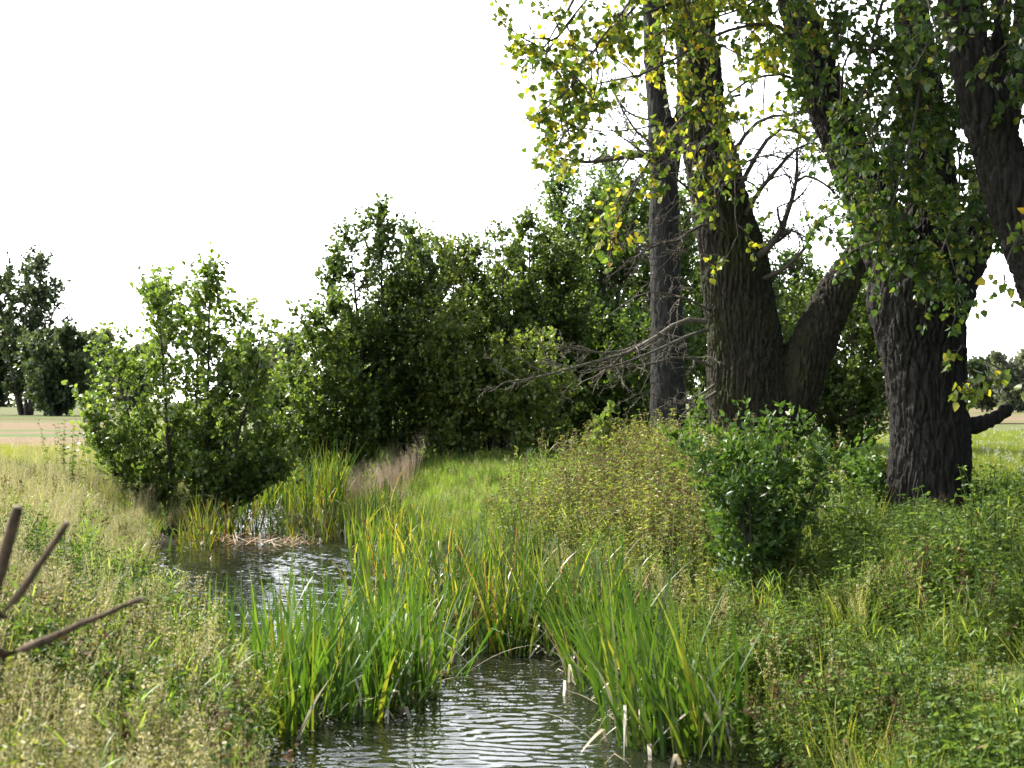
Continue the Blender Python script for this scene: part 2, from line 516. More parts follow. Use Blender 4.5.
RIPPLE = 1.9
def build_ground():
    xs = axis(-14, 12, .22, -4000, 4000)
    ys = axis(-4, 45, .3, -60, 6000)
    X, Y = np.meshgrid(xs, ys)
    Z = ground_z(X, Y)
    nx, ny = len(xs), len(ys)
    V = np.stack([X, Y, Z], -1).reshape(-1, 3)
    i, j = np.meshgrid(np.arange(nx - 1), np.arange(ny - 1))
    k = (j * nx + i).ravel()
    mb = MB()
    mb.add(V, np.stack([k, k + 1, k + nx + 1, k + nx], -1))
    tag(mb.build('ground', M_GROUND, smooth=True), kind='structure')
    # the stream: wind ripples are real waves in the mesh
    rng = np.random.default_rng(3)
    ys = np.concatenate([np.arange(-25, 7, .4), np.arange(7, 20, .016), np.arange(20, 36, .04), np.arange(36, 138, 1.5)])
    m = 130
    L, Rr = edge_l(ys) - 1.0, edge_r(ys) + 1.0
    X = L[:, None] + (Rr - L)[:, None] * np.linspace(0, 1, m)[None, :]
    Y = np.repeat(ys[:, None], m, 1)
    Z = np.zeros_like(X)
    for k in range(46):
        wl_ = .05 * (4.0 ** rng.uniform(0, 1))
        th = PI / 2 + rng.normal() * .6
        f = 2 * PI / wl_
        Z += .0022 * wl_ ** .9 * np.sin((X * math.cos(th) + Y * math.sin(th)) * f + rng.uniform(0, 2 * PI) + 1.6 * np.sin(X * 2.3 + k) + 1.6 * np.sin(Y * 1.7 + X * .8 + 2.1 * k))
    calm = .45 + .55 * sstep(-.5, .7, np.sin(X * .9 + .4 * Y) + np.sin(Y * .55 - X * .3 + 1))
    Z *= calm * RIPPLE * (1 + 1.0 * sstep(15, 20, Y)) * ((Y > 7) & (Y < 36))
    V = np.stack([X, Y, Z], -1).reshape(-1, 3)
    ii, jj = np.meshgrid(np.arange(m - 1), np.arange(len(ys) - 1))
    k = (jj * m + ii).ravel()
    mb = MB()
    mb.add(V, np.stack([k, k + 1, k + m + 1, k + m], -1))
    tag(mb.build('stream_water', M_WATER, smooth=True), kind='structure')
    def sheet(name, x0, x1, y0, y1, z, mat, skew=0, follow=False):
        mb = MB()
        nx_, ny_ = 14, 14
        gx, gy = np.meshgrid(np.linspace(0, 1, nx_), np.linspace(0, 1, ny_))
        yy = y0 + gy * (y1 - y0) + skew * np.sin(gx * 9) * (gy < .01)
        xe = edge_l(yy) - 3.2 if follow else np.full_like(yy, x1)
        xx = x0 + gx * (xe - x0)
        i, j = np.meshgrid(np.arange(nx_ - 1), np.arange(ny_ - 1))
        k = (j * nx_ + i).ravel()
        mb.add(np.stack([xx, yy, xx * 0 + z], -1), np.stack([k, k + 1, k + nx_ + 1, k + nx_], -1))
        return tag(mb.build(name, mat), kind='structure')
    sheet('stubble_field', -260, -11.5, 38, 128, 1.07, M_STUBBLE, 1.0, True)
    sheet('green_field', -700, -38, 129, 700, 1.08, M_PALEFIELD)
    sheet('stubble_field', 22, 360, 105, 420, 1.07, M_STUBBLE, 2)
build_ground()

# ------------------------------------------------------------------ trees
def make_tree(name, label, cat, base, H, W, seed, leafmat, barkmat, leaf=.11, nst=3, nbr=42, ntw=9, nlf=9, tmpl=T_ALDER,
              lean=.12, prof=None, group=None, low=.03, r0=.06, spread=.5, tw_len=.4, up=.5, rise=.12, elev=(.3, 1.1), hvar=(.62, .95), blen=.5, foot=.06, tips=None):
    rng = np.random.default_rng(seed)
    base = np.array([base[0], base[1], float(ground_z(base[0], base[1]))])
    root = empty(name, base, label, cat, group)
    prof = prof or (lambda t: np.sin(np.clip(t * .86 + .16, 0, 1) * PI) ** .75)
    K = 12
    s = np.linspace(0, 1, K)
    if tips:
        nst = len(tips)
    st = np.zeros((nst, K, 3))
    for k in range(nst):
        a = (k * 2.4 + rng.uniform(-.5, .5)) if nst > 1 else 0
        off = np.array([math.cos(a), math.sin(a), 0])
        h = H * (1 if k == 0 else rng.uniform(*hvar))
        d = off * (W * spread * .5 * (.25 if k == 0 else rng.uniform(.5, 1)) if nst > 1 else 0)
        if tips:
            h = tips[k][2]
            d = np.array([tips[k][0], tips[k][1], 0])
            off = d / max(np.linalg.norm(d), .01)
        jit = np.cumsum(rng.normal(size=(K, 3)) * [.03, .03, 0], axis=0) * H * .12
        st[k] = base + off * W * foot * (nst > 1) + np.outer(s ** (.62 if tips else .8), d) + np.outer(s, [0, 0, h]) + jit * s[:, None]
        st[k, 0, 2] -= .15
    r = r0 * H / 6
    mb = MB()
    tubes(mb, st, (r * (1 - s) ** .8 + .006)[None, :] * rng.uniform(.75, 1.05, (nst, 1)), m=8)
    mb.build('trunk', barkmat, root, smooth=True)
    # branches
    t = rng.uniform(low, .985, (nst, nbr)) ** .9
    P, T = sample_line(st, t)
    az = rng.uniform(0, 2 * PI, (nst, nbr))
    el = rng.uniform(*elev, (nst, nbr)) * (.7 + .5 * t)
    D = np.stack([np.cos(az) * np.cos(el), np.sin(az) * np.cos(el), np.sin(el)], -1)
    hz = t * (st[:, -1, 2] - base[2])[:, None] / H
    L = W * blen * prof(hz) * rng.uniform(.3, 1.2, t.shape) + .15
    if tips:
        L = L * (np.clip((st[:, -1, 2] - base[2]) / H, .2, 1) ** .6)[:, None]
    br = grow(rng, P.reshape(-1, 3), D.reshape(-1, 3), L.ravel(), K=6, bend=.12, rise=rise)
    rb = (.012 + .008 * L.ravel())[:, None] * np.linspace(1, .25, 6)[None, :] * H / 6
    mb = MB()
    tubes(mb, br, rb, m=4)
    # twigs
    nb = len(br)
    tt = rng.uniform(.18, 1, (nb, ntw))
    tt[:, 0] = .999
    P, T = sample_line(br, tt)
    Dt = norm(T + rng.normal(size=T.shape) * .65 + [0, 0, .25])
    tl = tw_len * rng.uniform(.5, 1.3, (nb * ntw))
    tw = grow(rng, P.reshape(-1, 3), Dt.reshape(-1, 3), tl, K=4, bend=.18, rise=.05)
    tubes(mb, tw, np.full((len(tw), 1), .005 * H / 6) * np.linspace(1, .4, 4)[None, :], m=3)
    mb.build('branches', barkmat, root)
    # leaves
    u = rng.uniform(.12, 1, (len(tw), nlf))
    u[:, 0] = 1
    P, T = sample_line(tw, u)
    Dl = norm(T * .6 + rng.normal(size=P.shape) * .75 + [0, 0, .05])
    mb = MB()
    keep = P.reshape(-1, 3)[:, 2] > base[2] + .12
    leaves(mb, rng, P.reshape(-1, 3)[keep], Dl.reshape(-1, 3)[keep], leaf * rng.uniform(.65, 1.2, keep.sum()), tmpl, up=up)
    mb.build('crown', leafmat, root)
    return root

def bank_x(px, d):
    return (px - 512) / FPX * d

AG = 'alders along the stream'
def alder(px, d, top, wpx, seed, mat, label, leaders=None, **k):
    gz = 1.0
    if leaders:
        r = np.random.default_rng(seed + 500)
        k['tips'] = [((a - px) / FPX * d, r.uniform(-.5, .5) * wpx / FPX * d * .5, (CAMZ - (b - HOR) / FPX * d - gz) * (1.08 if d < 32 else 1.0)) for a, b in leaders]
    H = CAMZ - (top - HOR) / FPX * d - gz
    make_tree('alder_tree', label, 'tree', (bank_x(px, d), d), H, wpx / FPX * d, seed, mat, M_ABARK, group=AG, **k)

alder(188, 30, 256, 195, 11, M_ALDER, 'young leafy alder standing alone on the left bank at the water, leafy to the ground', nbr=36, ntw=7, nlf=8, leaf=.112, foot=.09, blen=.235, tw_len=.48,
      leaders=[(154, 264), (200, 252), (178, 275), (188, 262), (222, 292), (130, 330), (252, 330), (116, 382), (270, 380), (130, 440), (258, 440), (205, 330)])
alder(385, 38, 212, 130, 12, M_ALDER_D, 'tallest and darkest alder of the group left of the poplars, with a pointed top', nbr=46, ntw=8, nlf=8, leaf=.12, blen=.30, tw_len=.5,
      leaders=[(383, 210), (402, 222), (362, 238), (420, 262), (345, 268), (390, 290), (430, 330), (350, 340)])
alder(338, 36.5, 280, 120, 13, M_ALDER, 'low broad open-crowned alder at the left end of the alder group', nbr=30, ntw=8, nlf=8, leaf=.12, blen=.27, tw_len=.5,
      leaders=[(338, 268), (318, 292), (300, 320), (358, 300), (290, 372), (370, 350), (325, 345)])
alder(437, 41, 232, 110, 14, M_ALDER_Y, 'yellowish green alder close behind the tallest dark alder', nbr=42, ntw=8, nlf=8, leaf=.12, blen=.30, tw_len=.5,
      leaders=[(437, 232), (422, 246), (452, 252), (468, 285), (410, 290), (445, 320)])
alder(490, 40, 243, 110, 15, M_ALDER, 'mid green alder with thin tops in the middle of the alder group', nbr=40, ntw=8, nlf=8, leaf=.12, blen=.30, tw_len=.5,
      leaders=[(480, 244), (500, 240), (465, 275), (518, 262), (490, 300), (528, 310), (455, 330)])
alder(535, 42, 222, 100, 16, M_ALDER, 'slim upright alder at the right end of the bright alders', nbr=44, ntw=8, nlf=8, leaf=.12, blen=.30, tw_len=.5,
      leaders=[(527, 222), (545, 232), (512, 258), (560, 262), (540, 300), (570, 320)])
alder(528, 37, 330, 90, 17, M_ALDER_Y, 'low bright alder bush in front of the slim upright alder', nbr=22, ntw=7, nlf=8, leaf=.12, blen=.30, tw_len=.45,
      leaders=[(528, 330), (548, 345), (505, 350), (560, 385), (495, 395)])
alder(462, 37.5, 310, 90, 23, M_ALDER_Y, 'lower yellowish alder filling the front of the group beside the darkest alder', nbr=34, ntw=8, nlf=8, leaf=.12, blen=.30, tw_len=.5,
      leaders=[(455, 312), (474, 326), (436, 338), (488, 362), (426, 375), (462, 355)])
alder(292, 43, 345, 80, 24, M_ALDER_Y, 'small yellowish alder upstream in the gap beside the lone alder', nst=5, nbr=24, ntw=8, nlf=8, leaf=.12, spread=.7, blen=.5, hvar=(.6, 1.0), tw_len=.5)
alder(415, 46, 330, 170, 26, M_ALDER_D, 'low shady alder thicket behind the tallest dark alder', nst=8, nbr=30, ntw=9, nlf=9, leaf=.14, spread=.9, blen=.4, hvar=(.7, 1.0), tw_len=.6, low=.01)
alder(515, 47, 325, 170, 27, M_ALDER_D, 'low shady alder thicket behind the bright alder bush', nst=8, nbr=30, ntw=9, nlf=9, leaf=.14, spread=.9, blen=.4, hvar=(.7, 1.0), tw_len=.6, low=.01)
alder(590, 45, 160, 130, 18, M_ALDER_D, 'tall dark alder rising behind the dead lower branches', nst=6, nbr=54, ntw=9, nlf=9, leaf=.13, spread=.6, blen=.42, hvar=(.7, 1.0), tw_len=.6)
alder(650, 48, 185, 140, 19, M_ALDER_D, 'dark alder hidden behind the slender grey trunk', nst=6, nbr=48, ntw=9, nlf=9, leaf=.14, spread=.6, blen=.42, tw_len=.6)
alder(620, 43, 330, 150, 25, M_ALDER_D, 'low shady alder thicket under the bare dead branches', nst=7, nbr=34, ntw=9, nlf=9, leaf=.13, spread=.85, blen=.42, hvar=(.7, 1.0), tw_len=.55)
alder(845, 44, 284, 140, 20, M_ALDER, 'round green alder seen between the forked trunk and the thick front trunk', nst=7, nbr=40, ntw=9, nlf=9, leaf=.13, spread=.75, blen=.40, tw_len=.6)
alder(780, 48, 258, 110, 21, M_ALDER_D, 'alder right behind the forked trunk, showing in the crook of its limb', nst=6, nbr=42, ntw=9, nlf=9, leaf=.13, spread=.65, blen=.42, tw_len=.6)
alder(718, 50, 205, 130, 22, M_ALDER_D, 'dark alder standing behind the two middle trunks', nst=6, nbr=42, ntw=9, nlf=9, leaf=.14, spread=.65, blen=.42, tw_len=.6)

# far trees
FG = 'trees far across the fields'
def far_tree(px, d, top, wpx, seed, mat, label, leaf=.5, name='field_tree', **k):
    H = CAMZ - (top - HOR) / FPX * d - 1.0
    k.setdefault('nst', 2)
    make_tree(name, label, 'tree', (bank_x(px, d), d), H, wpx / FPX * d, seed, mat, M_ABARK, group=FG, leaf=leaf, tw_len=1.1, r0=.09, **k)
far_tree(26, 175, 262, 74, 31, M_FAR, 'tall dark poplar-shaped tree at the far left field edge, gappy crown', nst=6, nbr=34, ntw=8, nlf=8, leaf=.42, low=.1, spread=.8, blen=.3, hvar=(.8, 1.0), prof=lambda t: .55 + .5 * np.sin(t * PI * .9))
far_tree(-10, 180, 318, 64, 32, M_FAR, 'dark tree cut by the left picture edge beside the tall gappy tree', nst=5, nbr=40, ntw=9, nlf=7, blen=.34)
far_tree(56, 165, 332, 72, 33, M_FAR, 'round bushy dark green tree in front of the tall gappy tree', nst=7, nbr=36, ntw=9, nlf=8, leaf=.5, low=.01, spread=1.0, blen=.3, hvar=(.7, .98))
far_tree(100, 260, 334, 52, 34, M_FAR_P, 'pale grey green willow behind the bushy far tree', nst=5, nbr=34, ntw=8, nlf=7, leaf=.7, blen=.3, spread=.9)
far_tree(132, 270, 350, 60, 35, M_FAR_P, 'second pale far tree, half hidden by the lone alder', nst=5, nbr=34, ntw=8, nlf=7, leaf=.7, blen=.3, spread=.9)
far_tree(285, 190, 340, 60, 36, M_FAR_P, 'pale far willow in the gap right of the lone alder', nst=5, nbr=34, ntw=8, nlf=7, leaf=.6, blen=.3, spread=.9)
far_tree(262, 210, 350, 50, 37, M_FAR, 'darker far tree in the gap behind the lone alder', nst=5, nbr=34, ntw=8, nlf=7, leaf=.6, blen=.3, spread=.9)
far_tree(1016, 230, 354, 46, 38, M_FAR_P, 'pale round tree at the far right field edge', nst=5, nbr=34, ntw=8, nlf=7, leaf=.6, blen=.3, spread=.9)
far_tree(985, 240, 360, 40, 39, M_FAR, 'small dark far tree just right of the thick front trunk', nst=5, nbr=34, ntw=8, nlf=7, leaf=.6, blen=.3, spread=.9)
# a low wooded skyline
def treeline():
    rng = np.random.default_rng(5)
    mb = MB()
    n = 26000
    x = rng.uniform(-700, 700, n)
    h = 5 + 4 * np.sin(x * .02) + 3 * np.sin(x * .063 + 1) + 2 * np.sin(x * .21)
    z = 1 + np.abs(h) * rng.uniform(0, 1, n) ** .8
    P = np.stack([x, 520 + rng.normal(size=n) * 8, z], -1)
    leaves(mb, rng, P, rng.normal(size=(n, 3)), 1.7 * rng.uniform(.6, 1.2, n), T_ALDER)
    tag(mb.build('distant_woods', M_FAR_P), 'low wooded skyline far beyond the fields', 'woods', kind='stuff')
treeline()

# ------------------------------------------------------------------ the old poplars
def limb(spec, K=60):
    """spec rows: px, py, depth, half width in pixels -> centre line and radius."""
    p = np.array([[*pix(a, b, d), r / FPX * d] for a, b, d, r in spec])
    return resample(p, K)

def woody(name, limbs, mat, parent, voxel, furrow=.034, flare=None):
    """Limbs fused into one trunk (voxel remesh), then furrowed with long vertical ridges."""
    mb = MB()
    for q in limbs:
        tubes(mb, q[None, :, :3], q[None, :, 3], m=28, cap=True)
    me = mb.mesh(name, [mat])
    tmp = bpy.data.objects.new('tmp_trunk', me)
    sc.collection.objects.link(tmp)
    md = tmp.modifiers.new('fuse', 'REMESH')
    md.mode = 'VOXEL'
    md.voxel_size = voxel
    md = tmp.modifiers.new('soft', 'SMOOTH')
    md.factor = .5
    md.iterations = 6
    dg = bpy.context.evaluated_depsgraph_get()
    ev = tmp.evaluated_get(dg)
    m2 = bpy.data.meshes.new_from_object(ev)
    bpy.data.objects.remove(tmp)
    n = len(m2.vertices)
    co = np.zeros(n * 3, np.float32)
    m2.vertices.foreach_get('co', co)
    co = co.reshape(-1, 3).astype(float)
    nr = np.zeros(n * 3, np.float32)
    m2.vertex_normals.foreach_get('vector', nr)
    nr = nr.reshape(-1, 3)
    disp = np.zeros(n)
    for i in range(n):
        x, y, z = co[i]
        w = mnoise.noise((x * 1.5, y * 1.5, z * 1.1))
        w2 = mnoise.noise((x * 6, y * 6, z * 4))
        vd = mnoise.voronoi((x * 11 + w * .9 + w2 * .5, y * 11 + w * .5 - w2 * .5, z * 1.25 + w * 1.5 + w2 * .35))[0]
        a = vd[1] - vd[0]
        vd = mnoise.voronoi((x * 26 + w2, y * 26, z * 6 + w2 * 1.2))[0]
        a2 = vd[1] - vd[0]
        b = mnoise.noise((x * 24 + w, y * 24, z * 4.0))
        c = mnoise.noise((x * 1.3 + 7, y * 1.3, z * .9))
        disp[i] = (1 - min(1, a * 2.0)) ** 2 * -1.25 - (1 - min(1, a2 * 2.2)) ** 2 * .55 + b * .6 + c * 1.4
    co += nr * (disp * furrow)[:, None]
    m2.vertices.foreach_set('co', (co - np.array(parent.location)).astype(np.float32).ravel())
    m2.polygons.foreach_set('use_smooth', np.ones(len(m2.polygons), bool))
    m2.materials.clear()
    m2.materials.append(mat)
    m2.update()
    m2.name = name
    o = bpy.data.objects.new(name, m2)
    sc.collection.objects.link(o)
    o.parent = parent
    return o

def majors(specs, K=9):
    """Leaf-bearing boughs from pixel/depth rows."""
    return np.array([resample(np.array([pix(*r) for r in s]), K) for s in specs])

def crown(parent, rng, boughs, rad, mat, bark, leaf=.095, nbr=9, blen=.8, ntw=5, nlf=7, tw_len=.4, droop=.35, tmin=.2, name='crown', tmpl=T_POPLAR, bend=.3):
    mbw, mbl = MB(), MB()
    K = boughs.shape[1]
    tubes(mbw, boughs, np.asarray(rad)[:, None] * np.linspace(1, .3, K)[None, :], m=6)
    nb = len(boughs)
    t = rng.uniform(tmin, 1, (nb, nbr))
    t[:, 0] = 1
    P, T = sample_line(boughs, t)
    D = norm(T * .6 + rng.normal(size=T.shape) * .7)
    br = grow(rng, P.reshape(-1, 3), D.reshape(-1, 3), blen * rng.uniform(.4, 1.2, nb * nbr), K=5, bend=bend * .7, droop=droop * .5)
    tubes(mbw, br, np.linspace(.011, .005, 5)[None, :].repeat(len(br), 0), m=4)
    t = rng.uniform(.15, 1, (len(br), ntw))
    t[:, 0] = 1
    P, T = sample_line(br, t)
    D = norm(T * .5 + rng.normal(size=T.shape) * .7)
    tw = grow(rng, P.reshape(-1, 3), D.reshape(-1, 3), tw_len * rng.uniform(.4, 1.2, len(br) * ntw), K=4, bend=bend, droop=droop)
    tubes(mbw, tw, np.linspace(.004, .0022, 4)[None, :].repeat(len(tw), 0), m=3)
    t = rng.uniform(.1, 1, (len(tw), nlf))
    t[:, 0] = 1
    P, T = sample_line(tw, t)
    P, T = P.reshape(-1, 3), T.reshape(-1, 3)
    D = norm(T * .35 + rng.normal(size=T.shape) * .6 + [0, 0, -.45])
    P = P + D * leaf * .35
    leaves(mbl, rng, P, D, leaf * rng.uniform(.65, 1.2, len(P)), tmpl, up=.25, droop=.12)
    b = mbw.build('branches', bark, parent)
    c = mbl.build(name, mat, parent)
    return b, c

def high_boughs(rng, tops, n, length, spread=.9, bias=(0, 0)):
    S, D = [], []
    for k in range(n):
        q = tops[k % len(tops)]
        i = rng.integers(int(len(q) * .6), len(q))
        S.append(q[i, :3])
        a = rng.uniform(0, 2 * PI)
        D.append([math.cos(a) * spread + bias[0], math.sin(a) * spread + bias[1], rng.uniform(.25, 1.3)])
    return grow(rng, np.array(S), np.array(D), length * rng.uniform(.6, 1.2, n), K=9, bend=.16, rise=.06)

def dead_twigs(rng, seeds, rads, levels=2, n=7, frac=.5, bend=.22, rise=0.0):
    """Bare branches that fork and fork again. Returns one mesh builder."""
    ns = n if isinstance(n, (list, tuple)) else [n] * levels
    mb = MB()
    cur, cr = np.asarray(seeds), np.asarray(rads, float)
    K = cur.shape[1]
    tubes(mb, cur, cr[:, None] * np.linspace(1, .3, K)[None, :], m=6)
    for lv in range(levels):
        N, n = len(cur), ns[lv]
        t = rng.uniform(.15, .97, (N, n))
        P, T = sample_line(cur, t)
        D = norm(T * .8 + rng.normal(size=T.shape) * .6)
        ln = np.linalg.norm(cur[:, -1] - cur[:, 0], axis=1)[:, None] * frac * rng.uniform(.3, 1.1, (N, n)) * (1.1 - .5 * t)
        nr = (cr[:, None] * (1 - .65 * t) * .5).ravel()
        cur = grow(rng, P.reshape(-1, 3), D.reshape(-1, 3), ln.ravel(), K=7, bend=bend, rise=rise)
        cr = np.maximum(nr, .0075)
        tubes(mb, cur, cr[:, None] * np.linspace(1, .35, 7)[None, :], m=4)
    return mb

PG = 'old poplars on the right bank'
# --- thick front trunk
def poplar_front():
    rng = np.random.default_rng(101)
    D = 18.8
    base = pix(926, 522, D)
    root = empty('poplar_tree', base, 'thickest poplar trunk on the right bank, furrowed bark with a bare scar at its foot', 'tree', PG)
    trunk = limb([(926, 560, D, 62), (926, 535, D, 54), (926, 510, D, 46), (928, 470, D, 42), (929, 430, D, 40), (926, 380, D, 42), (921, 330, D, 46), (918, 295, D, 49), (916, 270, D, 44)], 50)
    l1 = limb([(914, 320, D, 34), (902, 275, D, 32), (882, 225, D, 27), (852, 160, D, 24), (826, 100, D, 22), (808, 40, D, 20), (790, -20, D, 17), (770, -120, D + .3, 13), (765, -260, D + .5, 9), (770, -420, D + .5, 4)])
    l2 = limb([(926, 320, D + .1, 34), (932, 260, D + .2, 31), (932, 180, D + .4, 25), (922, 90, D + .5, 21), (912, 0, D + .5, 18), (905, -150, D + .5, 14), (900, -400, D + .4, 6)])
    l3 = limb([(938, 320, D + .2, 28), (958, 270, D + .5, 25), (984, 215, D + .9, 19), (1003, 140, D + 1.3, 15), (1020, 40, D + 1.6, 12), (1040, -120, D + 2, 8), (1050, -300, D + 2, 4)])
    stub = limb([(955, 428, D, 10), (972, 426, D, 8), (988, 421, D, 7.5), (1000, 415, D, 7), (1010, 406, D, 6)], 20)
    woody('trunk', [trunk, l1, l2, l3], M_BARK_S, root, .0165)
    mb = MB()
    tubes(mb, stub[None, :, :3], stub[None, :, 3] * (1 + .10 * rng.normal(size=20)), m=14, cap=True)
    mb.build('broken_branch', M_BARK, root, smooth=True)
    B = majors([
        [(800, 10, 18.6), (730, -25, 17), (650, -15, 15.3), (620, 15, 14), (596, 45, 13.6)],
        [(785, -45, 18.7), (700, -95, 16.5), (620, -80, 14.6), (595, -40, 13.9), (568, 10, 13.6)],
        [(815, 60, 18.6), (775, 25, 17.2), (715, 35, 15.8), (655, 70, 14.6), (590, 85, 14)],
        [(655, -15, 15.3), (600, 45, 14.2), (560, 85, 13.6), (580, 105, 13.6), (572, 125, 13.5)],
        [(575, 15, 14), (545, 60, 13.5), (580, 75, 13.5), (572, 85, 13.4), (566, 92, 13.3)],
        [(825, 100, 18.5), (785, 75, 17.3), (740, 85, 16.2), (715, 115, 15.6), (708, 150, 15.4)],
        [(740, 95, 16.2), (690, 110, 15.5), (650, 160, 15), (625, 200, 14.8), (612, 240, 14.7)],
        [(808, 40, 18.6), (780, 40, 17.6), (770, 55, 17), (778, 70, 16.8), (788, 85, 16.6)],
        [(700, -95, 16.5), (680, -30, 15.6), (690, 20, 15.2), (720, 45, 15), (750, 60, 15)],
        [(785, -45, 18.7), (740, -30, 17), (690, -5, 15.8), (640, 15, 15), (600, 30, 14.5)],
        [(700, -95, 16.5), (650, -60, 15.2), (600, -30, 14.4), (590, -5, 14), (566, 25, 13.7)],
        [(790, -20, 18.7), (770, -10, 17.4), (740, 10, 16.5), (700, 20, 16), (665, 30, 15.6)],
    ])
    crown(root, rng, B, [.035, .045, .03, .018, .014, .025, .018, .018, .025, .03, .03, .025], M_POPLAR, M_TWIG, leaf=.078, nbr=10, blen=.62, ntw=6, nlf=8, tw_len=.34)
    # the dense dark mass that hangs in front of the fork
    B = majors([
        [(905, -60, 18.4), (880, 10, 17.2), (868, 70, 16.6), (872, 130, 16.3), (880, 190, 16.2)],
        [(912, 0, 18.4), (920, 60, 17), (915, 120, 16.4), (900, 180, 16.1), (880, 240, 16)],
        [(925, 90, 18.4), (950, 120, 17), (960, 165, 16.5), (955, 215, 16.3), (940, 255, 16.2)],
        [(865, 170, 18.3), (868, 190, 17), (872, 212, 16.5), (880, 232, 16.3), (888, 255, 16.2)],
        [(930, 180, 18.2), (915, 200, 17.2), (900, 225, 16.6), (905, 250, 16.4), (918, 272, 16.3)],
        [(985, 210, 19.6), (1000, 180, 18), (995, 200, 17), (975, 240, 16.6), (965, 275, 16.5)],
        [(905, -60, 18.4), (840, -20, 17.4), (830, 20, 17), (845, 60, 16.8), (850, 95, 16.7)],
        [(912, 0, 18.4), (950, 20, 17.6), (950, 60, 17), (935, 90, 16.8), (925, 130, 16.7)],
        [(925, 60, 18.6), (960, 60, 17.6), (985, 90, 17), (990, 140, 16.8), (985, 190, 16.7)],
        [(860, 170, 18.3), (880, 130, 17.3), (900, 140, 16.9), (910, 180, 16.7), (905, 220, 16.6)],
        [(840, 130, 18.3), (845, 60, 17.4), (870, 30, 17), (890, 60, 16.8), (900, 100, 16.7)],
        [(900, -150, 18.6), (860, -90, 17.4), (820, -30, 16.8), (800, 10, 16.6), (795, 50, 16.5)],
    ])
    crown(root, rng, B, [.03, .03, .025, .02, .02, .02, .02, .02, .02, .02, .02, .03], M_POPLAR_G, M_TWIG, leaf=.088, nbr=13, blen=.7, ntw=6, nlf=9, tw_len=.38)
    H = np.concatenate([high_boughs(rng, [l1, l2, l3, l1], 26, 4.2), high_boughs(rng, [l1, l2], 16, 5.5, bias=(-1.1, -.3)), high_boughs(rng, [l1], 14, 8.5, spread=.6, bias=(-2.0, -.75))])  # out-of-view boughs; the left-reaching sets are added to shade the right bank
    crown(root, rng, H, np.full(56, .05), M_POPLAR_G, M_TWIG, leaf=.15, nbr=9, blen=1.5, ntw=6, nlf=7, tw_len=.8)
poplar_front()

